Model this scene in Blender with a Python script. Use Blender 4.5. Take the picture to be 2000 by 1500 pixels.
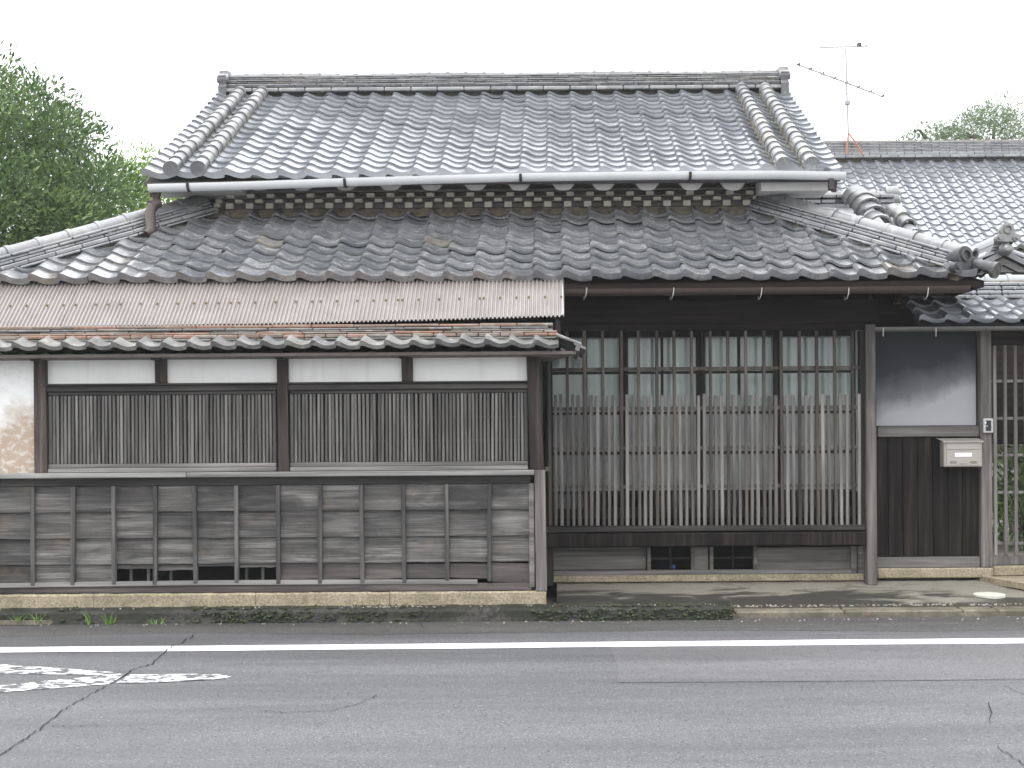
import bpy, math, random
import numpy as np
from mathutils import Matrix, Vector
random.seed(7); rng = np.random.default_rng(7)
SC = bpy.context.scene; COL = SC.collection
R = math.radians
for o in list(bpy.data.objects): bpy.data.objects.remove(o)

# ------------------------------------------------------------------ camera, sky, sun, exposure
F, CX, CY, H, ROLL = 2600.0, 1090.0, 830.0, 1.45, R(0.4)
cam = bpy.data.cameras.new('camera'); cam_o = bpy.data.objects.new('camera', cam); COL.objects.link(cam_o)
cam.sensor_width = 36; cam.lens = 36*F/2000; cam.shift_x = (1000-CX)/2000; cam.shift_y = (CY-750)/2000
cam.clip_start = .1; cam.clip_end = 2000
cam_o.location = (0, 0, H)
cam_o.matrix_world = Matrix.Translation((0,0,H)) @ Matrix.Rotation(R(90),4,'X') @ Matrix.Rotation(-ROLL,4,'Z')
SC.camera = cam_o
SC.view_settings.view_transform = 'Standard'; SC.view_settings.look = 'None'
SC.view_settings.gamma = 1; SC.view_settings.exposure = 0.32; SC.view_settings.use_curve_mapping = False
SUN_EL, SUN_AZ = R(62), R(200)          # azimuth from +Y clockwise: behind the photographer
w = bpy.data.worlds.new('World'); SC.world = w; w.use_nodes = True
nt = w.node_tree; nt.nodes.clear()
def wn(t): return nt.nodes.new(t)
out = wn('ShaderNodeOutputWorld'); bg = wn('ShaderNodeBackground'); mixs = wn('ShaderNodeMixRGB')
sky = wn('ShaderNodeTexSky'); sky.sky_type = 'NISHITA'; sky.sun_disc = False
sky.sun_elevation = SUN_EL; sky.sun_rotation = SUN_AZ; sky.dust_density = 4; sky.air_density = 1.0
skys = wn('ShaderNodeMixRGB'); skys.blend_type = 'MULTIPLY'; skys.inputs[0].default_value = 1; skys.inputs[2].default_value = (.1,.1,.1,1)
nt.links.new(sky.outputs[0], skys.inputs[1])
tc = wn('ShaderNodeTexCoord'); sep = wn('ShaderNodeSeparateXYZ'); nt.links.new(tc.outputs['Generated'], sep.inputs[0])
rmp = wn('ShaderNodeValToRGB')          # even overcast: brighter overhead than at the horizon, the same all round
rmp.color_ramp.elements[0].position = 0.0; rmp.color_ramp.elements[0].color = (1.12,1.135,1.16,1)
rmp.color_ramp.elements[1].position = 1.0; rmp.color_ramp.elements[1].color = (3.6,3.65,3.75,1)
nt.links.new(sep.outputs[2], rmp.inputs[0])
mixs.inputs[0].default_value = .88
nt.links.new(skys.outputs[0], mixs.inputs[1]); nt.links.new(rmp.outputs[0], mixs.inputs[2])
nt.links.new(mixs.outputs[0], bg.inputs[0]); bg.inputs[1].default_value = 1.0
nt.links.new(bg.outputs[0], out.inputs[0])
sl = bpy.data.lights.new('sun', 'SUN'); sl.energy = .7; sl.angle = R(35); sl.color = (1,.98,.95)
so = bpy.data.objects.new('sun', sl); COL.objects.link(so)
sd = Vector((math.sin(SUN_AZ)*math.cos(SUN_EL), math.cos(SUN_AZ)*math.cos(SUN_EL), math.sin(SUN_EL)))
so.rotation_euler = (-sd).to_track_quat('-Z','Y').to_euler(); so.location = (0,-5,20)

# ------------------------------------------------------------------ helpers
def P(px, py, Y):
    """world x and z of a photograph point that lies at depth Y (metres from the photographer)"""
    u, v = px-CX, CY-py
    u0 = u*math.cos(ROLL)+v*math.sin(ROLL); v0 = -u*math.sin(ROLL)+v*math.cos(ROLL)
    return u0*Y/F, H+v0*Y/F
def PX(px, Y, py=830): return P(px, py, Y)[0]
def PZ(py, Y, px=1090): return P(px, py, Y)[1]
WL = {}
def link(o, parent=None, wl=None):
    COL.objects.link(o)
    if wl is None: wl = Vector(o.location)
    WL[o.name] = Vector(wl)
    if parent is not None:
        o.parent = parent; o.matrix_parent_inverse = Matrix.Translation(-WL[parent.name])
    return o
def tag(o, label=None, cat=None, group=None, kind=None):
    if label: o['label'] = label
    if cat: o['category'] = cat
    if group: o['group'] = group
    if kind: o['kind'] = kind
    return o
def thing(name, loc, label, cat, group=None):
    o = bpy.data.objects.new(name, None); o.location = loc; o.empty_display_size = .2
    link(o); return tag(o, label, cat, group)
class MB:
    def __init__(s): s.v=[]; s.f=[]; s.sm=[]; s.r=[]
    def add(s, verts, faces, smooth=False, rnd=0.0):
        b=len(s.v); s.v += [tuple(p) for p in verts]
        for q in faces:
            s.f.append(tuple(b+i for i in q)); s.sm.append(smooth); s.r.append(rnd)
        return s
    def box(s, x0,x1,y0,y1,z0,z1, c=0.0, rnd=0.0):
        if c<=0:
            v=[(x,y,z) for x in (x0,x1) for y in (y0,y1) for z in (z0,z1)]
            return s.add(v, [(0,1,3,2),(4,6,7,5),(0,4,5,1),(2,3,7,6),(0,2,6,4),(1,5,7,3)], rnd=rnd)
        lo=(x0,y0,z0); hi=(x1,y1,z1); c=min(c, .45*(x1-x0), .45*(y1-y0), .45*(z1-z0))
        idx={}; v=[]
        for i in (0,1):
            for j in (0,1):
                for k in (0,1):
                    for ax in range(3):      # vertex lying on the face normal to ax
                        p=[]
                        for a,t in enumerate((i,j,k)):
                            e = hi[a] if t else lo[a]
                            p.append(e if a==ax else e + (-c if t else c))
                        idx[(i,j,k,ax)] = len(v); v.append(tuple(p))
        f=[]
        for ax in range(3):
            o1,o2=[a for a in range(3) if a!=ax]
            for t in (0,1):
                q=[]
                for a,b in ((0,0),(1,0),(1,1),(0,1)):
                    k=[0,0,0]; k[ax]=t; k[o1]=a; k[o2]=b; q.append(idx[(*k,ax)])
                f.append(tuple(q))
            for a in (0,1):
                for b in (0,1):
                    k0=[0,0,0]; k0[o1]=a; k0[o2]=b; k1=list(k0); k1[ax]=1
                    f.append((idx[(*k0,o1)],idx[(*k1,o1)],idx[(*k1,o2)],idx[(*k0,o2)]))
        for i in (0,1):
            for j in (0,1):
                for k in (0,1): f.append((idx[(i,j,k,0)],idx[(i,j,k,1)],idx[(i,j,k,2)]))
        cen=Vector(((x0+x1)/2,(y0+y1)/2,(z0+z1)/2)); g=[]
        for q in f:                          # outward winding
            a,b_,c_=[Vector(v[q[n]]) for n in (0,1,2)]
            nrm=(b_-a).cross(c_-a); mid=sum((Vector(v[n]) for n in q),Vector())/len(q)
            g.append(q if nrm.dot(mid-cen)>0 else tuple(reversed(q)))
        return s.add(v,g,rnd=rnd)
    def xf(s, M):
        s.v=[tuple(M@Vector(p)) for p in s.v]; return s
    def tube(s, pts, r, n=8, cap=True, smooth=True):
        pts=[Vector(p) for p in pts]; rs = r if isinstance(r,(list,tuple)) else [r]*len(pts)
        rings=[]; up=Vector((0,0,1))
        for i,p in enumerate(pts):
            d=(pts[min(i+1,len(pts)-1)]-pts[max(i-1,0)]).normalized()
            a=d.cross(up)
            if a.length<1e-3: a=d.cross(Vector((0,1,0)))
            a.normalize(); b=a.cross(d)
            rings.append([p+(a*math.cos(2*math.pi*k/n)+b*math.sin(2*math.pi*k/n))*rs[i] for k in range(n)])
        v=[q for ring in rings for q in ring]; f=[]
        for i in range(len(pts)-1):
            for k in range(n):
                f.append((i*n+k,(i+1)*n+k,(i+1)*n+(k+1)%n,i*n+(k+1)%n))
        s.add(v,f,smooth)
        if cap:
            s.add(rings[0],[tuple(range(n))]); s.add(rings[-1],[tuple(reversed(range(n)))])
        return s
    def half(s, p0, p1, r, n=10, a0=0, a1=180, th=0.0, smooth=True, capend=False, up=(0,0,1)):
        """trough or cap swept from p0 to p1; angles measured from the side axis towards up"""
        p0=Vector(p0); p1=Vector(p1); d=(p1-p0).normalized(); side=d.cross(Vector(up)).normalized(); u=side.cross(d)
        ring=lambda p,rr:[p+(side*math.cos(R(a0+(a1-a0)*k/n))+u*math.sin(R(a0+(a1-a0)*k/n)))*rr for k in range(n+1)]
        for rr,rev in ((r,False),)+(((r-th,True),) if th else ()):
            a=ring(p0,rr); b=ring(p1,rr); m=n+1
            f=[(k,k+1,m+k+1,m+k) if rev else (k,m+k,m+k+1,k+1) for k in range(n)]
            s.add(a+b,f,smooth)
        if th:
            for p in (p0,p1):
                a=ring(p,r); b=ring(p,r-th); m=n+1
                s.add(a+b,[(k,k+1,m+k+1,m+k) for k in range(n)])
            for k in (0,n):
                a=ring(p0,r)[k],ring(p1,r)[k],ring(p1,r-th)[k],ring(p0,r-th)[k]; s.add(a,[(0,1,2,3)])
        if capend:
            s.add(ring(p0,r),[tuple(range(n+1))])
            s.add(ring(p1,r),[tuple(reversed(range(n+1)))])
        return s
    def prism(s, poly, y0, y1, rnd=0.0):
        """outline in x,z extruded along y"""
        n=len(poly); v=[(x,y0,z) for x,z in poly]+[(x,y1,z) for x,z in poly]
        f=[tuple(range(n)),tuple(reversed(range(n,2*n)))]+[(i,(i+1)%n,n+(i+1)%n,n+i) for i in range(n)]
        return s.add(v,f,rnd=rnd)
    def data(s, name, mat):
        me=bpy.data.meshes.new(name); me.from_pydata(s.v,[],s.f)
        me.polygons.foreach_set('use_smooth', s.sm)
        at=me.attributes.new('rnd','FLOAT','FACE'); at.data.foreach_set('value', s.r)
        if mat is not None: me.materials.append(mat)
        me.update(); return me
    def build(s, name, mat, parent=None, label=None, cat=None, group=None, kind=None):
        a=np.array(s.v); c=(a.min(0)+a.max(0))/2
        if parent is None: c[2]=a[:,2].min()
        s.v=[tuple(p) for p in (a-c)]
        o=bpy.data.objects.new(name, s.data(name,mat)); o.location=c
        link(o,parent); tag(o,label,cat,group,kind); return o
def inst(name, me, M, parent, label=None):
    o=bpy.data.objects.new(name, me); o.matrix_basis=M
    link(o,parent,M.to_translation())
    if label: o['label']=label
    return o
def npmesh(name, V, Fq, mat, rnd=None):
    me=bpy.data.meshes.new(name); n=len(V); m=len(Fq); k=Fq.shape[1]
    me.vertices.add(n); me.vertices.foreach_set('co', V.astype(np.float32).ravel())
    me.loops.add(m*k); me.loops.foreach_set('vertex_index', Fq.astype(np.int32).ravel())
    me.polygons.add(m); me.polygons.foreach_set('loop_start', np.arange(0,m*k,k,dtype=np.int32))
    me.update(calc_edges=True)
    if rnd is not None:
        at=me.attributes.new('rnd','FLOAT','FACE'); at.data.foreach_set('value', rnd.astype(np.float32))
    me.materials.append(mat); return me
def bxp(px0,px1,py0,py1,Y0,Y1,c=.004):
    pm,qm=(px0+px1)/2,(py0+py1)/2
    return MB().box(PX(px0,Y0,qm),PX(px1,Y0,qm),Y0,Y1,PZ(py1,Y0,pm),PZ(py0,Y0,pm),c)

# ------------------------------------------------------------------ materials
class NT:
    def __init__(s, name):
        s.m=bpy.data.materials.new(name); s.m.use_nodes=True; s.t=s.m.node_tree
        s.b=s.t.nodes['Principled BSDF']; s.out=s.t.nodes['Material Output']
    def n(s,t,**k):
        q=s.t.nodes.new(t)
        for a,b in k.items(): setattr(q,a,b)
        return q
    def l(s,a,b): s.t.links.new(a,b)
    def val(s,sock,x):
        if hasattr(x,'is_output'): s.l(x,sock)
        else: sock.default_value=x
    def math(s,op,a,b=0.0,clamp=False):
        q=s.n('ShaderNodeMath',operation=op,use_clamp=clamp); s.val(q.inputs[0],a); s.val(q.inputs[1],b); return q.outputs[0]
    def pos(s,scale=(1,1,1),rand=True):
        g=s.n('ShaderNodeNewGeometry'); v=s.n('ShaderNodeVectorMath',operation='MULTIPLY'); s.l(g.outputs['Position'],v.inputs[0]); v.inputs[1].default_value=scale
        if not rand: return v.outputs[0]
        a=s.n('ShaderNodeVectorMath',operation='ADD'); s.l(v.outputs[0],a.inputs[0]); r=s.math('MULTIPLY',s.rand(),37.0)
        c=s.n('ShaderNodeCombineXYZ'); s.l(r,c.inputs[0]); s.l(r,c.inputs[1]); s.l(r,c.inputs[2]); s.l(c.outputs[0],a.inputs[1]); return a.outputs[0]
    def rand(s):
        if hasattr(s,'_r'): return s._r
        o=s.n('ShaderNodeObjectInfo'); a=s.n('ShaderNodeAttribute',attribute_name='rnd')
        s._r=s.math('FRACT', s.math('ADD',o.outputs['Random'],a.outputs['Fac'])); return s._r
    def noise(s,vec,scale,detail=4,rough=.55,dist=0):
        q=s.n('ShaderNodeTexNoise'); q.inputs['Scale'].default_value=scale; q.inputs['Detail'].default_value=detail
        q.inputs['Roughness'].default_value=rough; q.inputs['Distortion'].default_value=dist; s.l(vec,q.inputs['Vector']); return q.outputs['Fac']
    def ramp(s,fac,stops,interp='LINEAR'):
        q=s.n('ShaderNodeValToRGB'); cr=q.color_ramp; cr.interpolation=interp
        while len(cr.elements)<len(stops): cr.elements.new(.5)
        for e,(p,c) in zip(cr.elements,stops):
            e.position=p; e.color=(c,c,c,1) if not isinstance(c,(tuple,list)) else (*c[:3],1)
        s.val(q.inputs[0],fac); return q.outputs[0]
    def mix(s,fac,a,b,mode='MIX'):
        q=s.n('ShaderNodeMixRGB',blend_type=mode); s.val(q.inputs[0],fac)
        for i,x in ((1,a),(2,b)):
            if hasattr(x,'is_output'): s.l(x,q.inputs[i])
            else: q.inputs[i].default_value=(*x[:3],1) if isinstance(x,(tuple,list)) else (x,x,x,1)
        return q.outputs[0]
    def bump(s,h,strength=.3,dist=.01):
        q=s.n('ShaderNodeBump'); q.inputs['Strength'].default_value=strength; q.inputs['Distance'].default_value=dist
        s.l(h,q.inputs['Height']); s.l(q.outputs[0],s.b.inputs['Normal'])
    def fin(s,col,rough=.6,spec=.5,metal=0,ior=None):
        s.val(s.b.inputs['Base Color'], col if hasattr(col,'is_output') else (*col,1))
        s.val(s.b.inputs['Roughness'],rough); s.b.inputs['Specular IOR Level'].default_value=spec; s.b.inputs['Metallic'].default_value=metal
        if ior: s.b.inputs['IOR'].default_value=ior
        return s.m
def wood(name, dark, mid, light, axis, vary=.5, stain=.55, rough=.75, spec=.3, fine=1.0):
    t=NT(name); long=.9; across=26*fine
    sc=[across]*3; sc['xyz'.index(axis)]=long
    v=t.pos(tuple(sc)); g=t.noise(v,1.0,6,.65)
    col=t.ramp(g,[(.28,dark),(.5,mid),(.74,light)])
    sc2=[5]*3; sc2['xyz'.index(axis)]=.9
    st=t.noise(t.pos(tuple(sc2)),1.0,4,.6,.4)
    col=t.mix(t.math('MULTIPLY',t.ramp(st,[(.36,1.0),(.58,0.0)]),stain),col,[c*.28 for c in dark])
    hue=t.ramp(t.rand(),[(0,1-vary*.6),(1,1+vary*.4)])
    col=t.mix(1.0,col,hue,'MULTIPLY')
    t.bump(g,.5,.004)
    return t.fin(col,rough,spec)
def tilemat(name, lo, hi, lichen, ochre, r0, ior=1.6, mott=.55):
    t=NT(name); rd=t.rand(); v=t.pos((1,1,1))
    base=t.ramp(rd,[(0,lo),(.55,[ (a+b)/2 for a,b in zip(lo,hi)]),(1,hi)])
    n1=t.noise(v,9,5,.65,.3); n2=t.noise(v,45,4,.6)
    col=t.mix(t.math('MULTIPLY',t.ramp(n1,[(.5,0),(.68,1)]),lichen),base,(.33,.32,.30))
    col=t.mix(t.math('MULTIPLY',t.ramp(n1,[(.3,1),(.44,0)]),mott),col,[c*.45 for c in lo])
    r2=t.math('FRACT',t.math('MULTIPLY',rd,13.7))
    col=t.mix(t.math('MULTIPLY',t.math('GREATER_THAN',r2,1-ochre),t.ramp(n1,[(.38,.1),(.6,.55)])),col,(.22,.18,.125))
    col=t.mix(t.ramp(t.noise(v,23,3),[(.66,0),(.74,.6)]),col,(.14,.14,.07))
    t.bump(n2,.10,.003)
    ro=t.math('ADD',t.math('MULTIPLY',n1,.38),t.math('ADD',r0-.10,t.math('MULTIPLY',rd,.10)))
    return t.fin(col,ro,.5,0,ior)
def plain(name,col,rough=.5,spec=.5,metal=0,amp=.25,scale=14,bump=.1):
    t=NT(name); v=t.pos(); n=t.noise(v,scale,5,.6)
    c=t.mix(t.ramp(n,[(.35,amp),(.65,0)]),col,[x*.35 for x in col])
    if bump: t.bump(n,bump,.003)
    return t.fin(c,rough,spec,metal)
M={}
M['tile_up']=tilemat('smoked_tile_clean',(.15,.16,.18),(.205,.214,.23),.25,.0,.04,2.2,.15)
M['tile_low']=tilemat('smoked_tile_weathered',(.085,.09,.099),(.16,.163,.17),.5,.010,.07,2.1,.3)
M['tile_cap']=tilemat('cap_tile_clay',(.11,.113,.12),(.20,.20,.20),.7,.006,.25,2.0)
M['tile_fence']=tilemat('fence_tile_clay',(.08,.08,.078),(.15,.145,.135),.6,.04,.42,1.6)
M['tile_rear']=tilemat('rear_tile_glossy',(.15,.16,.18),(.205,.214,.23),.2,.0,.05,2.2,.15)
M['tile_dark']=tilemat('ornament_tile_clay',(.022,.023,.025),(.04,.04,.043),.30,.0,.30,1.6)
M['tile_red']=tilemat('ridge_tile_mixed_clay',(.13,.11,.09),(.26,.13,.08),.6,.10,.45,1.5)
M['mortar']=plain('clay_mortar',(.27,.24,.175),.9,.2,0,.85,14,.6)
def boardmat(name,dark,mid,light):
    t=NT(name); g=t.noise(t.pos((2.2,1,130)),1.0,5,.7,.2); g2=t.noise(t.pos((1.3,1,22)),1.0,5,.65,.6); bl=t.noise(t.pos((1.4,1,6)),1.0,5,.6,.5); wr=t.noise(t.pos((1.0,1,4)),1.0,3,.5,.2)
    c=t.ramp(g2,[(.30,dark),(.5,mid),(.72,light)]); c=t.mix(t.math('MULTIPLY',t.ramp(g,[(.38,1),(.58,0)]),.7),c,[x*.5 for x in dark])
    c=t.mix(t.ramp(bl,[(.36,.92),(.56,0)]),c,[x*.45 for x in dark]); c=t.mix(t.ramp(wr,[(.56,0),(.78,.4)]),c,[x*1.15 for x in light])
    c=t.mix(t.ramp(t.noise(t.pos((1,1,1.5)),3.1,4,.6),[(.60,0),(.72,.4)]),c,(.16,.12,.085))
    sp=t.noise(t.pos((1,1,1)),150,2,.5); c=t.mix(t.ramp(sp,[(.70,0),(.74,.5)]),c,(.34,.34,.33))
    c=t.mix(1.0,c,t.ramp(t.rand(),[(0,.62),(1,1.28)]),'MULTIPLY'); t.bump(t.math('ADD',g,g2),.6,.004); return t.fin(c,.62,.4)
M['board']=boardmat('fence_board_grey',(.036,.033,.0305),(.105,.100,.094),(.225,.218,.208))
M['board_wet']=wood('fence_board_wet_brown',(.022,.018,.016),(.06,.048,.044),(.15,.13,.12),'x',.5,.8,.5,.5)
M['batten']=wood('fence_batten_grey',(.03,.028,.027),(.085,.081,.078),(.17,.163,.157),'z',.5,.5)
M['rail']=wood('sill_wood_silver',(.12,.118,.115),(.24,.235,.225),(.36,.355,.34),'x',.3,.3)
M['rail_dark']=wood('rail_wood_dark',(.018,.0165,.0155),(.045,.041,.038),(.11,.102,.095),'x',.4,.6)
M['post']=wood('post_wood_brown',(.02,.0155,.0135),(.062,.049,.042),(.17,.14,.12),'z',.4,.7)
M['post_grey']=wood('post_wood_grey',(.05,.046,.043),(.13,.12,.113),(.24,.225,.21),'z',.4,.55)
M['slat_fence']=wood('fence_slat_grey',(.065,.061,.057),(.135,.129,.122),(.24,.232,.224),'z',.4,.6,.75,.3)
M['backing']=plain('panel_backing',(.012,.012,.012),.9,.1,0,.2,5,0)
M['slat']=wood('lattice_slat_grey',(.09,.083,.078),(.195,.184,.176),(.31,.297,.286),'z',.6,.45,.7,.3)
M['slat_tall']=wood('lattice_slat_brown',(.036,.030,.026),(.09,.077,.068),(.18,.16,.143),'z',.6,.5,.7,.3)
M['beam']=wood('beam_wood_dark',(.010,.0078,.0068),(.022,.0172,.015),(.05,.04,.034),'x',.3,.5,.8,.15)
M['beam_z']=wood('jamb_wood_dark',(.011,.0095,.0088),(.026,.022,.02),(.056,.048,.043),'z',.3,.5)
M['plank']=wood('plank_wood_black',(.005,.0042,.004),(.013,.0108,.0095),(.055,.045,.038),'z',.5,.5,.8,.15)
M['base']=wood('base_wood_grey',(.07,.066,.062),(.15,.143,.135),(.26,.25,.24),'x',.4,.4)
M['black']=plain('interior_gloom',(.012,.012,.012),.9,.1,0,.2,5,0)  # dark wood and the gloom of unlit hollows held in one near-black colour
M['soffit']=plain('soffit_wood',(.10,.092,.085),.85,.2,0,.5,9,.2)
def whitemat():
    t=NT('plaster_white'); v=t.pos((1,1,1)); a=t.noise(t.pos((14,1,1.2)),1.0,4,.6); b=t.noise(v,3,5,.6); c=t.mix(t.ramp(a,[(.52,0),(.75,.35)]),(.76,.76,.745),(.50,.48,.43)); c=t.mix(t.ramp(b,[(.35,.22),(.6,0)]),c,(.50,.49,.46))
    t.bump(t.noise(v,40,4),.15,.003); return t.fin(c,.88,.2)
M['white']=whitemat()
M['soffit_up']=plain('upper_soffit_plaster',(.26,.245,.225),.9,.2,0,.5,8,.2)
M['white_eave']=plain('eave_plaster_white',(.62,.62,.60),.85,.2,0,.22,5,.15)
M['dentil']=plain('dentil_plaster',(.72,.69,.60),.85,.2,0,.25,20,.15)
M['pvc']=plain('gutter_plastic_white',(.74,.75,.76),.35,.5,0,.12,4,.02)
M['brown_pvc']=plain('gutter_plastic_brown',(.055,.036,.030),.35,.5,0,.3,9,.02)
M['pipe']=plain('downpipe_brown',(.075,.055,.049),.4,.5,0,.3,9,.02)
M['steel']=plain('steel_grey',(.42,.42,.42),.35,.5,.8,.3,30,.02)
M['dark_metal']=plain('bracket_dark',(.05,.045,.045),.5,.5,.3,.3,30,.02)
M['red_metal']=plain('antenna_leg_red',(.42,.11,.06),.6,.4,0,.3,30,.02)
M['alum']=plain('antenna_aluminium',(.36,.36,.37),.4,.5,.6,.2,30,0)
def plaster_stained():
    t=NT('plaster_brown_stained'); v=t.pos((1,1,1),False); n=t.noise(v,6,6,.65); sp=t.n('ShaderNodeSeparateXYZ'); t.l(v,sp.inputs[0])
    h=t.math('MULTIPLY',t.math('SUBTRACT',1.62,sp.outputs[2]),2.1)
    a=t.math('ADD',h,t.math('MULTIPLY',t.math('SUBTRACT',n,.5),1.5))
    side=t.math('MULTIPLY',t.math('SUBTRACT',sp.outputs[0],-4.28),1.6)
    a=t.math('ADD',a,t.math('MAXIMUM',side,-.6))
    c=t.mix(t.ramp(a,[(.25,0),(.75,.85)]),(.72,.725,.71),(.33,.23,.15))
    c=t.mix(t.ramp(t.noise(t.pos((1,1,1.6),False),16,4,.7),[(.5,0),(.62,.55)]),c,(.62,.62,.6))
    t.bump(n,.25,.006); return t.fin(c,.9,.2)
M['plaster_stain']=plaster_stained()
def plaster_dark_top():
    t=NT('plaster_graded_dark'); v=t.pos((1,1,1),False); n=t.noise(v,1.7,8,.6,.15); sp=t.n('ShaderNodeSeparateXYZ'); t.l(v,sp.inputs[0])
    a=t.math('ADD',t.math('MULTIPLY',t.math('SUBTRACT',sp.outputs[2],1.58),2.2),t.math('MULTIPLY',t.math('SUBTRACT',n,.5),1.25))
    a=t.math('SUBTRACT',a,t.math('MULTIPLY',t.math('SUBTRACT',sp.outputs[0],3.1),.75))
    c=t.mix(t.ramp(a,[(.0,.05),(.35,.66),(.85,.97)]),(.33,.335,.35),(.022,.024,.028))  # plaster goes darker towards the top and the left, edge broken by noise
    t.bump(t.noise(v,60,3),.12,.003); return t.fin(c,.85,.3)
M['plaster_dark_top']=plaster_dark_top()
def stone(name,a,b,moss,scale=60,rough=.85):
    t=NT(name); v=t.pos((1,1,1),False); n=t.noise(v,scale,4,.7); m=t.noise(v,3.2,6,.65,.5)
    c=t.ramp(n,[(.35,a),(.65,b)])
    c=t.mix(t.math('MULTIPLY',t.ramp(m,[(.42,0),(.6,1)]),moss[3]),c,moss[:3]); t.bump(n,.5,.004); return t.fin(c,rough,.35)
M['granite']=stone('plinth_stone_tan',(.20,.165,.11),(.44,.38,.27),(.06,.06,.035,.35))
M['kerb']=stone('kerb_concrete_mossy',(.012,.0115,.010),(.06,.057,.05),(.012,.014,.007,.85),45,.7)
M['pebble']=plain('pebble_grey',(.30,.28,.24),.8,.3,0,.5,60,.1)
M['kerb_tan']=stone('kerb_concrete_tan',(.12,.105,.075),(.22,.20,.15),(.07,.065,.045,.8),70,.7)
def apronmat():
    t=NT('apron_concrete'); v=t.pos((1,1,1),False); n=t.noise(v,55,4,.7); m=t.noise(t.pos((1.1,2.6,1),False),1.5,6,.6,.7)
    c=t.ramp(n,[(.3,(.15,.14,.115)),(.7,(.24,.225,.185))])
    ay=t.n('ShaderNodeSeparateXYZ'); t.l(v,ay.inputs[0]); wm=t.math('ADD',t.math('MULTIPLY',t.math('SUBTRACT',10.80,ay.outputs[1]),1.1),t.math('MULTIPLY',t.math('SUBTRACT',m,.42),2.2)); wm=t.math('SUBTRACT',wm,t.math('MULTIPLY',t.math('MAXIMUM',t.math('SUBTRACT',ay.outputs[0],2.3),0.0),.35)); wet=t.ramp(wm,[(.12,0),(.42,.95)])
    c=t.mix(wet,c,(.035,.034,.03)); c=t.mix(t.ramp(t.noise(v,4.5,6,.7),[(.55,0),(.66,.6)]),c,(.06,.065,.035))
    t.bump(n,.35,.004); ro=t.math('SUBTRACT',.8,t.math('MULTIPLY',wet,.35)); return t.fin(c,ro,.4)
M['apron']=apronmat()
def asphalt(name,lo,hi,r,sp=.5):
    t=NT(name); v=t.pos((1,1,1),False); n=t.noise(v,95,3,.7); big=t.noise(t.pos((.16,1.5,1),False),1.3,6,.62,.5); g=t.n('ShaderNodeTexVoronoi'); g.inputs['Scale'].default_value=120; t.l(v,g.inputs['Vector'])
    c=t.ramp(n,[(.3,lo),(.7,hi)])
    gs=t.n('ShaderNodeSeparateXYZ'); t.l(g.outputs['Color'],gs.inputs[0])
    c=t.mix(t.math('MULTIPLY',t.math('GREATER_THAN',gs.outputs[0],.90),t.ramp(g.outputs['Distance'],[(.3,1),(.55,0)])),c,(.30,.29,.26))
    c=t.mix(t.math('MULTIPLY',t.math('LESS_THAN',gs.outputs[1],.10),.7),c,(.02,.02,.022))
    c=t.mix(t.math('MULTIPLY',t.ramp(big,[(.38,1),(.62,0)]),.42),c,[x*.45 for x in lo])
    t.bump(n,.4,.004); ro=t.math('ADD',r-.1,t.math('MULTIPLY',big,.25)); return t.fin(c,ro,sp)
M['asphalt']=asphalt('asphalt_wet',(.082,.083,.087),(.14,.141,.146),.55)
M['asphalt_edge']=asphalt('asphalt_edge_gritty',(.045,.044,.042),(.105,.102,.097),.6)
M['asphalt_patch']=asphalt('asphalt_patch_fine',(.115,.113,.117),(.150,.148,.152),.5)
M['crack']=plain('crack_black',(.03,.03,.031),.8,.2,0,.2,20,0)
def paint(name,thr):
    t=NT(name); v=t.pos((.6,1.3,1),False); n=t.noise(v,16,6,.72,.4); n2=t.noise(t.pos((1,1,1),False),95,3,.7)
    c=t.mix(t.ramp(n,[(thr-.03,0),(thr+.03,1)]),(.10,.10,.105),t.ramp(n2,[(.3,(.72,.73,.74)),(.6,(.86,.86,.86))]))
    t.bump(n2,.3,.003); return t.fin(c,.55,.4)
M['paint']=paint('road_paint_fresh',.16); M['paint_worn']=paint('road_paint_worn',.52)
M['ground']=stone('yard_soil',(.08,.07,.05),(.15,.13,.09),(.05,.07,.03,.6),20,.95)
def sheetmat():
    t=NT('corrugated_plastic'); v=t.pos((1,1,1)); n=t.noise(v,4,5,.6); c=t.mix(t.ramp(n,[(.35,.5),(.65,0)]),(.25,.224,.210),(.15,.128,.116))
    sp=t.ramp(t.noise(v,70,2),[(.66,0),(.72,.5)]); c=t.mix(sp,c,(.20,.16,.13))
    m=t.fin(c,.26,.6,0,1.6); return m
M['sheet']=sheetmat()
def glassmat():
    t=NT('window_glass'); tr=t.n('ShaderNodeBsdfTransparent'); tr.inputs[0].default_value=(.90,.93,.92,1); gl=t.n('ShaderNodeBsdfGlossy'); gl.inputs['Roughness'].default_value=.03
    fr=t.n('ShaderNodeFresnel'); fr.inputs[0].default_value=1.5; mx=t.n('ShaderNodeMixShader'); t.l(fr.outputs[0],mx.inputs[0]); t.l(tr.outputs[0],mx.inputs[1]); t.l(gl.outputs[0],mx.inputs[2]); t.l(mx.outputs[0],t.out.inputs[0]); return t.m
M['glass']=glassmat()
M['curtain']=plain('curtain_cloth',(.74,.775,.76),.9,.1,0,.1,6,.05)
M['frost']=plain('frosted_glass',(.40,.42,.415),.28,.5,0,.2,5,.0)
def leafmat(name,a,b,c):
    t=NT(name); col=t.ramp(t.rand(),[(0,a),(.5,b),(1,c)]); m=t.fin(col,.45,.4)
    tl=t.n('ShaderNodeBsdfTranslucent'); t.l(col,tl.inputs[0]); mx=t.n('ShaderNodeMixShader'); mx.inputs[0].default_value=.3
    t.l(t.b.outputs[0],mx.inputs[1]); t.l(tl.outputs[0],mx.inputs[2]); t.l(mx.outputs[0],t.out.inputs[0]); return m
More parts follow.
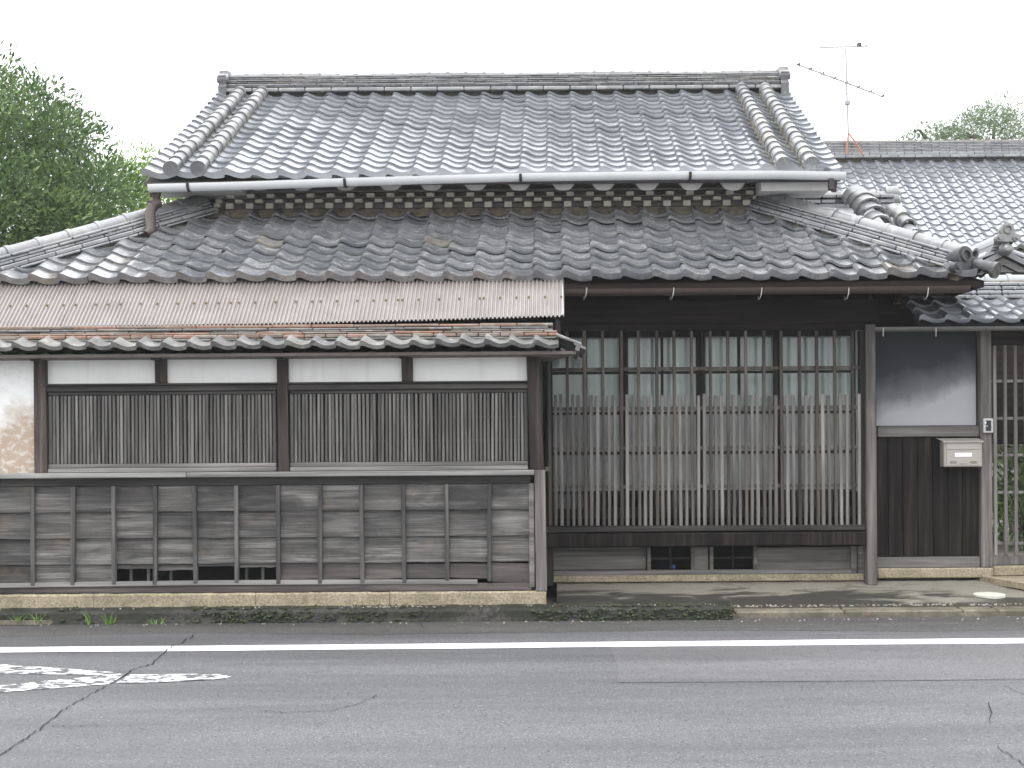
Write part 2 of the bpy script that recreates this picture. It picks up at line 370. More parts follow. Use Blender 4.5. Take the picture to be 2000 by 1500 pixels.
M['leaf']=leafmat('leaf_green',(.052,.10,.035),(.11,.18,.062),(.23,.32,.11))
M['leaf_light']=leafmat('leaf_yellow_green',(.12,.20,.04),(.19,.30,.06),(.30,.42,.10))
M['leaf_far']=leafmat('leaf_far_hazed',(.09,.14,.07),(.14,.21,.10),(.20,.28,.14))  # paler greens carry the haze of distance in the leaf colour
M['blade']=leafmat('grass_blade',(.10,.20,.04),(.16,.30,.06),(.24,.40,.10))
M['moss']=leafmat('moss_dark',(.012,.02,.005),(.025,.036,.008),(.05,.06,.018))
M['bark']=wood('bark_brown',(.04,.032,.025),(.09,.075,.06),(.16,.14,.12),'z',.3,.5)
M['box_metal']=plain('mailbox_metal',(.36,.335,.305),.4,.5,.25,.10,8,.02)
M['box_dark']=plain('mailbox_slot',(.20,.18,.15),.5,.5,.2,.2,20,0)
M['label']=plain('nameplate_white',(.80,.82,.84),.5,.3,0,.03,4,0)
M['lid']=plain('lid_concrete',(.55,.55,.47),.7,.3,0,.25,30,.1)
M['rust']=plain('rusty_screw',(.22,.16,.09),.7,.3,.2,.4,40,0)
M['litter']=plain('litter_brown',(.20,.13,.065),.8,.2,0,.4,40,0)
M['orange']=plain('dead_leaf',(.45,.20,.06),.7,.3,0,.2,20,0)
M['blue']=plain('blue_scrap',(.05,.16,.40),.5,.4,0,.1,20,0)

# ------------------------------------------------------------------ depths of the main planes (metres)
YF=10.0; YK=9.85; YW=11.3; YL=11.1
YE, ZE = 10.6, 2.61          # lower eave
AL = math.atan(.50); DL=1.55; YU=YE+DL; ZU=ZE+.5*DL
XL, XR = -4.73, 3.40          # lower eave corners
YE2, ZE2 = 11.64, 3.645; A2=math.atan(.51); YR2=14.3; ZR2=ZE2+.51*(YR2-YE2)
XV0, XV1 = -3.604, 2.485

# ------------------------------------------------------------------ ground, road, kerb
MB().box(-150,150,-60,260,-.6,-.012).build('ground',M['ground'],kind='structure')
MB().add([(-149,-8,0),(149,-8,0),(149,9.93,0),(-149,9.93,0)],[(0,1,2,3)]).build('road',M['asphalt'],kind='structure')
def sheet(name,pts,z,mat,parent=None,**k):
    m=MB(); m.add([(x,y,z) for x,y in pts],[tuple(range(len(pts)))]); return m.build(name,mat,parent,**k)
# gritty strip along the kerb with an uneven edge
ed=[(x, 9.30+.05*math.sin(x*1.7)+random.uniform(-.025,.025)) for x in np.arange(-30,30.1,.25)]
sheet('road_edge_strip',ed+[(30,9.925),(-30,9.925)],.0012,M['asphalt_edge'],kind='structure')
# fine patch with a dark joint
pp=[(PX(1195,8.1),7.47),(PX(1195,8.1)+.02,8.0),(PX(1185,8.6),9.05),(30,9.2),(30,7.55)]
sheet('road_patch',pp,.0022,M['asphalt_patch'],kind='structure')
ln=[(x,8.66+.010*x+.012*math.sin(x*.8)+.006*random.uniform(-1,1)) for x in np.arange(-40,40.1,.4)]
ln2=[(x,8.86+.010*x+.012*math.sin(x*.8)+.006*random.uniform(-1,1)) for x in np.arange(40,-40.1,-.4)]
sheet('edge_line',ln+ln2,.0034,M['paint'],kind='structure')
def road_pt(px,py):
    u,v=px-CX,CY-py; v0=-u*math.sin(ROLL)+v*math.cos(ROLL); u0=u*math.cos(ROLL)+v*math.sin(ROLL)
    Y=-H*F/v0; return (u0*Y/F,Y)
def mark(name,pix,mat,z):
    return sheet(name,[road_pt(*p) for p in pix],z,mat,kind='structure')
mark('diamond_marking',[(-260,1281),(0,1298),(120,1306),(250,1316),(243,1321),(130,1318),(0,1316),(-260,1300)][::-1],M['paint_worn'],.0030)
mark('diamond_marking',[(-260,1372),(0,1353),(120,1344),(212,1337),(250,1316.5),(120,1328),(0,1340),(-260,1356)],M['paint_worn'],.0036)
mark('diamond_marking',[(225,1336),(330,1333),(420,1328),(452,1323),(420,1317),(330,1318),(253,1319)],M['paint_worn'],.0042)
def crack(pix,wd,name='road_crack'):
    pts=[]
    for (a,b),(c,d) in zip(pix[:-1],pix[1:]):
        n=max(2,int(math.hypot(c-a,d-b)/5))
        for i in range(n): pts.append(road_pt(a+(c-a)*i/n+random.uniform(-2.2,2.2),b+(d-b)*i/n+random.uniform(-1.6,1.6)))
    m=MB(); L=[];Q=[]
    for i,p in enumerate(pts):
        q=pts[min(i+1,len(pts)-1)]; o=pts[max(i-1,0)]; d=Vector((q[0]-o[0],q[1]-o[1])); 
        nrm=Vector((-d.y,d.x)).normalized() if d.length>0 else Vector((1,0))
        ww=.75*wd*(.30+.45*abs(math.sin(i*.37+wd*900))+random.uniform(0,.3)); L.append((p[0]+nrm.x*ww,p[1]+nrm.y*ww,.0052)); Q.append((p[0]-nrm.x*ww,p[1]-nrm.y*ww,.0052))
    n=len(pts); m.add(L+Q,[(i,n+i,n+i+1,i+1) for i in range(n-1)]); return m.build(name,M['crack'],kind='structure')
crack([(383,1238),(352,1258),(335,1264),(296,1298),(262,1308),(225,1331)],.007)
crack([(225,1333),(190,1350),(150,1372),(118,1391),(80,1424),(0,1476),(-60,1510)],.006)
crack([(505,1389),(560,1393),(640,1390),(700,1376),(740,1357)],.004)
crack([(1195,1334),(1400,1334),(1600,1333),(1800,1330),(2010,1326)],.0025)
crack([(1930,1372),(1936,1390),(1932,1420)],.004); crack([(1950,1460),(1975,1478),(2005,1498)],.004)
crack([(1960,1340),(1985,1352),(2010,1362)],.003); crack([(100,1420),(200,1418)],.004); crack([(820,1210),(826,1232)],.006)
# mossy raised kerb: rough swept section
def rough_strip(name,x0,x1,prof,n,amp,mat,rnd=None,**k):
    xs=np.linspace(x0,x1,n); m=MB(); V=[]
    for x in xs:
        for (y,z) in prof: V.append((x+random.uniform(-amp,amp),y+random.uniform(-amp,amp),z+random.uniform(-amp,amp)))
    q=len(prof); Fc=[(i*q+j,(i+1)*q+j,(i+1)*q+j+1,i*q+j+1) for i in range(n-1) for j in range(q-1)]
    m.add(V,Fc); return m.build(name,mat,**k)
xk=PX(1428,YK)
rough_strip('kerb',-30,xk,[(9.83,-.02),(9.845,.03),(9.85,.075),(9.865,.098),(9.90,.108),(9.97,.112),(10.05,.112),(10.12,.105)],500,.004,M['kerb'],kind='structure')
kb=MB().box(xk,30,9.95,10.30,-.3,.022).build('kerb_bed',M['kerb_tan'],kind='structure')
ks=[PX(a,10.1) for a in (1428,1640,1868,1934,2090,2300)]
for a,b in zip(ks[:-1],ks[1:]):
    m=MB().box(a+.004,b-.004,9.955,10.14,-.05,.045,.012); m.build('kerb_stone',M['kerb_tan'],kb)
# concrete apron rising to the wall
xs=np.linspace(-.02,9,90); ys=[10.10,10.24,10.45,10.7,11.0,11.3,12.6]; zs=[.04,.052,.068,.085,.10,.118,.13]
V=[]; n=len(ys)
for x in xs:
    for y,z in zip(ys,zs): V.append((x,y,z+(.035*max(0,1-(x+.02)/1.2) if y<10.5 else 0)+random.uniform(-.004,.004)))
MB().add(V,[(i*n+j,(i+1)*n+j,(i+1)*n+j+1,i*n+j+1) for i in range(len(xs)-1) for j in range(n-1)],True).build('apron',M['apron'],kind='structure')
# raised step slab by the gate on the right
st=MB().prism([(PX(1935,10.9),.10),(PX(1935,10.9),.15),(6.5,.15),(6.5,.10)],10.45,11.25); 
st.v=[(x+(11.25-y)*.35,y,z) for x,y,z in st.v]; st.build('gate_step',M['granite'],kind='structure')

# ------------------------------------------------------------------ tile makers
PROF=[(-.01,.46),(.03,.84),(.085,.99),(.15,.98),(.26,.74),(.39,.38),(.53,.12),(.66,.0),(.80,.04),(.92,.16),(1.02,.33)]
def tile(w,L,h,lift,thick,apron=0.0):
    m=MB(); t=[(u*w,0,q*h+lift) for u,q in PROF]; b=[(u*w,L,q*h) for u,q in PROF]; n=len(PROF)
    m.add(t+b,[(i,i+1,n+i+1,n+i) for i in range(n-1)],True)
    dn=apron or thick; lo=[(u*w,0,q*h*(.75 if apron else 1)+lift-dn) for u,q in PROF]
    m.add(t+lo,[(n+i,n+i+1,i+1,i) for i in range(n-1)])
    if apron:
        lo2=[(x,.03,z) for x,y,z in lo]; m.add(lo+lo2,[(n+i,n+i+1,i+1,i) for i in range(n-1)])
    for k,fl in ((0,0),(n-1,1)):
        th_=thick if fl else max(thick,h*.5); q=[t[k],b[k],(b[k][0],L,b[k][2]-th_),(t[k][0],0,t[k][2]-th_)]; m.add(q,[(3,2,1,0) if fl else (0,1,2,3)])
    return m
def cap(r,L,lip,disc=False,n=10):
    m=MB(); m.half((0,lip*3,0),(0,L,0),r*.93,n,-15,195); m.half((0,0,0),(0,lip*3.2,0),r*1.06,n,-15,195,.02)
    if disc: m.add([(r*1.05*math.cos(2*math.pi*k/16),-.004,r*1.05*math.sin(2*math.pi*k/16)) for k in range(16)],[tuple(range(16))]); m.half((0,-.004,0),(0,.03,0),r*1.05,16,0,360)
    return m
def frame(o,xd,ud):
    xd=Vector(xd).normalized(); ud=Vector(ud).normalized(); n=xd.cross(ud)
    return Matrix(((xd.x,ud.x,n.x,o[0]),(xd.y,ud.y,n.y,o[1]),(xd.z,ud.z,n.z,o[2]),(0,0,0,1)))
def jit(a,dz,dx): return Matrix.Translation((random.uniform(-dx,dx),0,random.uniform(0,dz))) @ Matrix.Rotation(random.uniform(-a,a),4,'Z') @ Matrix.Rotation(random.uniform(-a,a),4,'Y')
def append(mb,src,Mx,rnd):
    b=len(mb.v); mb.v+=[tuple(Mx@Vector(p)) for p in src.v]
    mb.f+=[tuple(b+i for i in q) for q in src.f]; mb.sm+=src.sm; mb.r+=[rnd]*len(src.f)
def lay(parent,origin,xd,ud,cols,rows,w,e,src,me,src_eave,me_eave,keep,budget,mat,ja=.008,jz=.004,jx=.004,sag=None,skipcols=()):
    """tiles laid in rows from the eave up; the first ones are objects, those past the budget one joined part"""
    stuff=MB(); used=0; base=frame(origin,xd,ud)
    for i in range(rows):
        for j in range(cols):
            if not keep(j,i): continue
            dz=sag(j,i) if sag else 0
            Mx=base@Matrix.Translation((j*w,i*e,dz))@jit(ja,jz,jx)
            eave=(i==0 and me_eave is not None)
            if eave: inst('eave_tile',me_eave,Mx,parent)
            elif used<budget: inst('roof_tile',me,Mx,parent); used+=1
            else: append(stuff,src,Mx,random.random())
    if stuff.v: stuff.build('roof_tiles',mat,parent,kind='stuff')
    return used

# ------------------------------------------------------------------ MAIN HOUSE
house=thing('old_house',(-.6,YW,.1),'old two-tiered tiled wooden house with dark lattice front behind the fence','house')
W0=.235
# --- lower skirt roof
E1=.1885; ca,sa=math.cos(AL),math.sin(AL)
dk=MB(); zt=-.035
dk.add([(XL,YE,ZE+zt),(XR,YE,ZE+zt),(XR-DL,YU,ZU+zt),(XL+DL,YU,ZU+zt),(XL,YE,ZE+zt-.05),(XR,YE,ZE+zt-.05),(XR-DL,YU,ZU+zt-.05),(XL+DL,YU,ZU+zt-.05)],[(0,1,2,3),(7,6,5,4),(0,4,5,1)])
YB=17.2
for sx,x0,x1 in ((1,XR,XR-DL),(-1,XL,XL+DL)):
    q=[(x0,YE,ZE+zt),(x0,YB,ZE+zt),(x1,YB,ZU+zt),(x1,YU,ZU+zt)]
    dk.add(q+[(x,y,z-.05) for x,y,z in q],[(0,1,2,3) if sx>0 else (3,2,1,0),(7,6,5,4) if sx>0 else (4,5,6,7),(0,4,5,1) if sx<0 else (1,5,4,0)])
lower=dk.build('lower_roof',M['beam'],house)
T_low=tile(W0,E1*1.27,.046,.026,.0205); T_lowE=tile(W0,E1*1.27,.046,.028,.0205,.050)
me_low=T_low.data('roof_tile_lower',M['tile_low']); me_lowE=T_lowE.data('eave_tile_lower',M['tile_low'])
nc=int((XR-XL)/W0); x0=XL+((XR-XL)-nc*W0)/2
def keep1(j,i):
    xc=x0+(j+.5)*W0; d=(i*E1+.08)*ca
    return XL+d-.07 < xc < XR-d+.07
def sag1(j,i): return -.006*math.sin(j*.5)+.004*math.sin(i*1.3+j*.2)
u1=lay(lower,(x0,YE-.03,ZE),(1,0,0),(0,ca,sa),nc,9,W0,E1,T_low,me_low,T_lowE,me_lowE,keep1,300,M['tile_low'],.018,.010,.007,sag1)
ns=24
def keepR(j,i): return (j+.5)*W0 > (i*E1+.08)*ca+.03
lay(lower,(XR+.03,YE,ZE),(0,1,0),(-ca,0,sa),ns,9,W0,E1,T_low,me_low,T_lowE,None,keepR,0,M['tile_low'])
lay(lower,(XL-.03,YE+ns*W0,ZE),(0,-1,0),(ca,0,sa),ns,9,W0,E1,T_low,me_low,T_lowE,None,lambda j,i:(ns-j-.5)*W0>(i*E1+.08)*ca+.03,0,M['tile_low'])
# clay mortar at the head of the skirt roof
mm=MB(); xs=np.linspace(XL+DL-.05,XR-DL+.05,90)
V=[]
for x in xs:
    k=random.uniform(-.012,.012); V+=[(x,YU-.20+k,ZU-.055+random.uniform(-.008,.008)),(x,YU-.10+k,ZU+.03+random.uniform(-.01,.01)),(x,YU+.03,ZU+.06)]
mm.add(V,[(i*3+j,(i+1)*3+j,(i+1)*3+j+1,i*3+j+1) for i in range(len(xs)-1) for j in range(2)]); mm.build('mortar_bed',M['mortar'],house)
# --- hip ridges
def hip(p0,p1,name,layers,seg,capr,wide):
    """courses of flat tiles from the upper corner p0 down to p1, round caps on top"""
    p0=Vector(p0); p1=Vector(p1); d=(p1-p0); Lh=d.length; d.normalize(); side=d.cross(Vector((0,0,1))).normalized(); up=side.cross(d)
    if up.z<0: up=-up
    base=Matrix(((side.x,d.x,up.x,p0.x),(side.y,d.y,up.y,p0.y),(side.z,d.z,up.z,p0.z),(0,0,0,1)))
    if base.determinant()<0: base=Matrix(((-side.x,d.x,up.x,p0.x),(-side.y,d.y,up.y,p0.y),(-side.z,d.z,up.z,p0.z),(0,0,0,1)))
    m=MB(); n=40; V=[]
    for i in range(n):
        y=Lh*i/(n-1); a=wide*.66+random.uniform(-.018,.018); V+=[(-a,y,-.05),(-a*.8,y,.045+random.uniform(-.008,.008)),(a*.8,y,.045),(a,y,-.05)]
    m.add(V,[(i*4+j,i*4+j+1,(i+1)*4+j+1,(i+1)*4+j) for i in range(n-1) for j in range(3)]); m.add(V[-4:],[(0,1,2,3)]); m.xf(base)
    part=m.build(name,M['mortar'],house)
    z=.035
    for li,(ww,th,sg,mat) in enumerate(layers):
        k=max(1,int(Lh/sg)); s=Lh/k; off=.5*s if li%2 else 0
        for i in range(-1 if off else 0,k):
            a=max(0,i*s+off+.002); b=min(Lh,(i+1)*s+off-.002)
            if b-a<.03: continue
            q=MB().box(-ww/2,ww/2,-(b-a)/2,(b-a)/2,0,th,.006); j=Matrix.Translation((random.uniform(-.006,.006),(a+b)/2,z+random.uniform(-.001,.002)))@Matrix.Rotation(random.uniform(-.012,.012),4,'Z')
            q.xf(base@j); q.r=[random.random()]*len(q.r); q.build('ridge_tile',mat,part)
        z+=th+.003
    k=int(Lh/.25); s=Lh/k; src=cap(capr,s*1.06,.012,False,8); me=src.data('ridge_cap',M['tile_cap'])
    flip=Matrix.Rotation(math.pi,4,'Z')
    for i in range(k): inst('cap_tile',me,base@Matrix.Translation((random.uniform(-.004,.004),(i+1)*s,z+.0+random.uniform(0,.004)))@flip,part)
    return part,base,Lh,z
LAY=[(.36,.020,.26,M['tile_low']),(.34,.034,.24,M['tile_cap']),(.235,.024,.27,M['tile_low']),(.225,.022,.27,M['tile_cap']),(.215,.022,.27,M['tile_low'])]
hr,bR,LhR,zR=hip((XR-DL-.02,YU-.02,ZU-.035),(XR-.10,YE+.10,ZE+.005),'hip_ridge',LAY,.24,.066,.24)
hl,bL,LhL,zL=hip((XL+DL+.02,YU-.02,ZU-.035),(XL+.10,YE+.10,ZE+.005),'hip_ridge',LAY,.24,.066,.24)
def ornament(parent,base,y,z,s,mat,name='end_tile',dl=.36):
    """ridge-end tile: round head on a stepped body, a curl on either side"""
    pl=[]; 
    for k in range(25):
        a=R(-40+260*k/24); pl.append((s*.62*math.cos(a),s*1.1+s*.62*math.sin(a)))
    pl=[(s*.75,0),(s*1.0,.12*s),(s*.95,.5*s),(s*.6,.62*s)]+pl+[(-s*.6,.62*s),(-s*.95,.5*s),(-s*1.0,.12*s),(-s*.75,0)]
    m=MB().prism(pl,-.035,.03); m.half((0,.03,s*1.1),(0,.03+dl*s/.13,s*1.0),s*.5,10,-20,200)
    m.xf(Matrix.Rotation(math.pi,4,'Z')); m.xf(base@Matrix.Translation((0,y,z)))
    o=m.build(name,mat,parent)
    for sx in (-1,1):
        q=MB(); 
        q.tube([(sx*s*.78,.03,s*.32),(sx*s*.78,-.06,s*.32)],s*.34,14); q.tube([(sx*s*.78,-.055,s*.32),(sx*s*.78,-.085,s*.32)],s*.16,10)
        q.xf(Matrix.Rotation(math.pi,4,'Z')); q.xf(base@Matrix.Translation((0,y,z))); q.build('end_tile_curl',mat,parent)
    q=MB(); q.half((0,-.035,s*1.12),(0,-.055,s*1.12),s*.40,16,0,360,s*.10); q.xf(Matrix.Rotation(math.pi,4,'Z')); q.xf(base@Matrix.Translation((0,y,z))); q.build('end_tile_ring',mat,parent)
_d=Vector((.42,-.91,0)).normalized(); _s=Vector((_d.y,-_d.x,0)); _ox,_oz=P(1880,534,10.60)
ornament(hr,Matrix(((_s.x,_d.x,0,_ox),(_s.y,_d.y,0,10.60),(0,0,1,_oz),(0,0,0,1))),0,0,.125,M['tile_dark'],dl=.10)
ornament(hl,bL,LhL+.03,.05,.165,M['tile_dark'],dl=.05)
for part,cx_,sx in ((hr,XR,1),(hl,XL,-1)):     # round corner tile poking out below the hip end
    q=cap(.062,.42,.012,True,12); dd=Vector((-sx,1,.42)).normalized(); q.xf(frame((cx_+sx*.07,YE-.09,ZE+.035),Vector((1,sx,0)) if sx>0 else Vector((1,-1,0)),dd)); q.build('corner_cap',M['tile_dark'],part)
# --- upper wall with dentil cornice
XU0,XU1=XL+DL+.0,XR-DL-.0
MB().box(XU0,XU1,YU,YU+.12,ZU-.5,ZE2+.15).build('upper_wall',M['soffit_up'],house)
zc0=PZ(411,YU-.05); cor=MB().box(XU0+.02,XU1-.02,YU-.06,YU-.002,zc0,PZ(404,YU-.05)).build('cornice',M['soffit'],house)
ndt=27; dp=(PX(1490,YU)-PX(447,YU))/ (ndt-.0)
for i in range(ndt):
    xb=PX(455,YU)+i*dp
    for (dx,y0,y1,ya,yb,wd) in ((0,393,403.5,.07,.004,.066),(.5,385.5,391.5,.10,.004,.066),(.12,374.5,381,.13,.004,.066)):
        x=xb+dx*dp; Yb=YU-ya; z1,z0=PZ(y0,Yb),PZ(y1,Yb)
        q=MB().prism([(0,0)]*0+[(x-wd/2,z0),(x+wd/2,z0),(x+wd/2,z1),(x-wd/2,z1)][::-1],Yb,YU-yb)
        q.v=[(a,b,c+(.05*(b-Yb)/(ya) if (dx==0 and c<z0+1e-4) else 0)) for a,b,c in q.v]
        q.build('dentil_block',M['dentil'],cor)
for px,py0,py1 in ((437,374,411),(1499,374,411)):
    for k in range(4):
        x=PX(px+(4-k)*(-3 if px<900 else 3),YU-.05); q=MB().box(x-.028,x+.028,YU-.055-.018*(3-k),YU-.002,PZ(411-k*9,YU-.05),PZ(403-k*9,YU-.05),.008); q.build('end_block',M['dentil'],cor)
# horizontal dark steps between the rows of blocks
for py0,py1,ya in ((391.5,394,.055),(382,385,.075),(370,374,.10)):
    MB().box(XU0+.03,XU1-.03,YU-ya,YU-.003,PZ(py1,YU-.05),PZ(py0,YU-.05)).build('cornice_step',M['soffit_up'],cor)
# --- upper roof
c2,s2=math.cos(A2),math.sin(A2); run2=YR2-YE2; ROW2=17; E2=run2/c2/ROW2
dk=MB(); q=[(XV0,YE2,ZE2-.05),(XV1,YE2,ZE2-.05),(XV1,YR2,ZR2-.05),(XV0,YR2,ZR2-.05)]; q2=[(XV0,2*YR2-YE2,ZE2-.05),(XV1,2*YR2-YE2,ZE2-.05)]
dk.add(q+q2+[(x,y,z-.035) for x,y,z in q+q2],[(0,1,2,3),(3,2,5,4),(9,8,7,6),(10,11,8,9),(0,6,7,1),(1,7,8,2),(2,8,11,5),(0,3,9,6),(3,4,10,9)])
upper=dk.build('upper_roof',M['soffit'],house)
T_up=tile(W0,E2*1.27,.046,.023,.0185); T_upE=tile(W0,E2*1.27,.046,.024,.0185,.052)
me_up=T_up.data('roof_tile_upper',M['tile_up']); me_upE=T_upE.data('eave_tile_upper',M['tile_up'])
nc2=int(round((XV1-XV0)/W0)); W2=(XV1-XV0)/nc2
def sag2(j,i): return -.010*math.sin(math.pi*j/nc2)-.012*math.sin(math.pi*i/ROW2)+.003*math.sin(j*.9+i*.5)
lay(upper,(XV0,YE2-.03,ZE2),(1,0,0),(0,c2,s2),nc2,ROW2,W2,E2,T_up,me_up,T_upE,me_upE,lambda j,i:True,max(40,300-u1),M['tile_up'],.009,.005,.003,sag2)
lay(upper,(XV1,2*YR2-YE2+.03,ZE2),(-1,0,0),(0,-c2,s2),nc2,ROW2,W2,E2,T_up,me_up,T_upE,None,lambda j,i:True,0,M['tile_up'])
c_src=cap(.066,E2*1.06,.010); me_cap=c_src.data('cap_tile',M['tile_cap']); me_capE=cap(.068,E2*1.06,.011,True).data('cap_tile_end',M['tile_low'])
for px in (338,391,1533,1588):
    x=PX(px,YE2-.05)
    vc=MB().box(x-.06,x+.06,0,run2/c2,-.01,.03).xf(frame((x*0,YE2,ZE2+.02),(1,0,0),(0,c2,s2))).build('verge_bed',M['mortar'],upper)
    for i in range(ROW2):
        Mx=frame((x,YE2-.06,ZE2+.050),(1,0,0),(0,c2,s2))@Matrix.Translation((random.uniform(-.005,.005),i*E2,random.uniform(0,.006)+.004))@Matrix.Rotation(-.03,4,'X')@Matrix.Rotation(random.uniform(-.02,.02),4,'Z')
        inst('cap_tile',me_cap if i else me_capE,Mx,upper)
# main ridge
rz=ZR2+.02; xr0,xr1=PX(452,YR2),PX(1527,YR2)
ridge=MB().box(xr0,xr1,YR2-.09,YR2+.09,rz-.05,rz+.15).build('main_ridge',M['soffit'],house)
def course(z,th,hw,sg,mat,name='ridge_course',jitter=.006,kind='stuff'):
    m=MB(); k=int((xr1-xr0)/sg); s=(xr1-xr0)/k; off=random.random()*s; a=xr0
    cuts=[xr0]+[xr0+off+i*s for i in range(k) if xr0+off+i*s<xr1-.02]+[xr1]
    for a,b in zip(cuts[:-1],cuts[1:]):
        d=random.uniform(-jitter,jitter); m.box(a+.0015,b-.0015,YR2-hw+d,YR2+hw+d,z+random.uniform(-.001,.002),z+th,.004,random.random())
    return m.build(name,mat,ridge,kind=kind)
z=rz
for a,b in zip(np.linspace(xr0,xr1,22)[:-1],np.linspace(xr0,xr1,22)[1:]):
    MB().box(a+.002,b-.002,YR2-.17,YR2+.17,z-.01,z+.028,.008,random.random()).build('ridge_tile',M['tile_cap'],ridge)
z+=.034
course(z,.030,.145,.28,M['tile_dark']); z+=.033
for k in range(5): course(z,.018,.125-.003*k,.27,M['tile_fence'] if k%2 else M['tile_low']); z+=.022
kc=30; s=(xr1-xr0)/kc; cm=cap(.066,s*1.05,.010,False,8).data('ridge_cap_top',M['tile_fence'])
for i in range(kc):
    Mx=frame((xr0+(i+1)*s,YR2,z-.022+.006*math.sin(i*.7)),(0,1,0),(-1,0,0)); inst('cap_tile',cm,Mx,ridge)
for x,sx in ((xr0-.03,-1),(xr1+.03,1)):
    m=MB(); pl=[(-.17,-.10),(-.20,.02),(-.15,.06),(-.19,.14),(-.13,.18),(-.13,.205),(-.08,.225),(.08,.225),(.13,.205),(.13,.18),(.19,.14),(.15,.06),(.20,.02),(.17,-.10)]
    m.prism(pl,-.04,.04); m.tube([(-.13,-.06,.12),(-.13,.06,.12)],.05,10); m.tube([(.13,-.06,.12),(.13,.06,.12)],.05,10)
    m.xf(Matrix.Translation((x,YR2,rz+.02))@Matrix.Rotation(R(90),4,'Z')); m.build('end_tile',M['tile_cap'],ridge)
    MB().tube([(x-.05*sx,YR2,rz+.195),(x+.07*sx,YR2,rz+.20)],.05,12).build('end_tile_drum',M['tile_cap'],ridge); m=MB(); m.tube([(x-.02*sx,YR2-.1,rz-.05),(x+.05*sx,YR2-.1,rz-.05)],.06,10); m.build('end_tile_drum',M['tile_cap'],ridge)
# gable walls under the verges, and eave plaster
for x in (XV0+.42,XV1-.42):
    m=MB(); n=[(YU,ZE2-.6),(2*YR2-YU,ZE2-.6),(2*YR2-YU,ZE2+.15),(YR2,ZR2-.1),(YU,ZE2+.15)]
    m.add([(x-.05,a,b) for a,b in n]+[(x+.05,a,b) for a,b in n],[(0,1,2,3,4),(9,8,7,6,5)]+[(i,5+i,5+(i+1)%5,(i+1)%5) for i in range(5)]); m.build('gable_wall',M['white_eave'],house)
for x in (XV0+.03,XV1-.03):
    m=MB().box(x-.02,x+.02,.05,run2/c2,-.20,-.07); m.xf(frame((0,YE2,ZE2),(1,0,0),(0,c2,s2))); m.build('barge_board',M['soffit'],house)
# white wavy eave plaster with rounded rafter ends
Ye=YE2+.10
def eave_z(px,py): return P(px,py,Ye)[1]
lob=[504,589,674,762,842,928,1014,1100,1178,1264,1350,1432]
top=[]; bot=[]
for px in np.arange(470,1491,4.0):
    d=min(abs(px-l) for l in lob); k=max(0.0,1-(d/27.0)**2)
    depth=(1-math.cos(math.pi*min(1,k)))*.5*17
    bot.append((PX(px,Ye,350),eave_z(px,355+depth)))
    top.append((PX(px,Ye,340),eave_z(px,336)))
m=MB(); n=len(top); V=[]
for (a,b),(c,d) in zip(top,bot): V+=[(a,Ye,b),(c,Ye,d),(c,Ye+.14,d+.03)]
m.add(V,[(i*3+j,i*3+j+1,(i+1)*3+j+1,(i+1)*3+j) for i in range(n-1) for j in range(2)]); m.build('eave_plaster',M['white_eave'],house)
MB().box(PX(1490,Ye),PX(1624,Ye),Ye,Ye+.40,eave_z(1557,372),eave_z(1557,345),.006).build('eave_end_board',M['white'],house)
MB().box(PX(300,Ye),PX(470,Ye),Ye+.0,Ye+.40,eave_z(385,371),eave_z(385,352),.006).build('eave_end_board',M['white_eave'],house)
sf=MB(); sf.add([(XV0+.05,YE2+.02,ZE2-.085),(XV1-.05,YE2+.02,ZE2-.085),(XV1-.05,YU+.1,ZE2+.16),(XV0+.05,YU+.1,ZE2+.16)],[(3,2,1,0)]); sf.build('eave_soffit',M['soffit_up'],house)
# upper gutter and its brackets
def gutter(pts,r,mat,name,parent,th=.006):
    m=MB()
    for a,b in zip(pts[:-1],pts[1:]): m.half(a,b,r,10,180,360,th)
    return m.build(name,mat,parent)
Yg=YE2-.10
gp=[(*P(px,py,Yg),) for px,py in ((292,362),(480,357),(680,350),(1000,341),(1300,337),(1520,336),(1650,338))]
g2=gutter([(x,Yg,z) for x,z in gp],.062,M['pvc'],'gutter',house)
for px,py in ((370,360),(675,351),(1017,342),(1347,338)):
    x,zz=P(px,py,Yg); MB().half((x-.012,Yg,zz),(x+.012,Yg,zz),.069,10,180,360,.004).build('gutter_bracket',M['dark_metal'],g2)
x,zz=P(1623,340,Yg); m=MB().box(x-.025,x+.025,Yg-.03,Yg+.03,PZ(372,Yg,1623),zz,.008); m.build('gutter_outlet',M['dark_metal'],g2)
x,zz=P(306,365,Yg); Yd=Yg+.05
pp_=[P(306,372,Yd),P(307,396,Yd),P(303,404,Yd),P(298,416,Yd),P(301,452,Yd),P(296,461,Yd)]
m=MB().tube([(pp_[0][0],Yd-.05,pp_[0][1]+.03),(pp_[0][0],Yd,pp_[0][1]-.02),(pp_[1][0],Yd,pp_[1][1])],.042,12)
m.build('downpipe',M['pipe'],house)
m=MB().tube([(a,Yd-.05-.02*i,b) for i,(a,b) in enumerate(pp_[2:])],[.05,.045,.045,.042],12); m.tube([(pp_[2][0]-.02,Yd-.06,pp_[2][1]),(pp_[1][0]+.01,Yd,pp_[1][1]+.0)],.048,12); m.build('downpipe_elbow',M['pipe'],house)
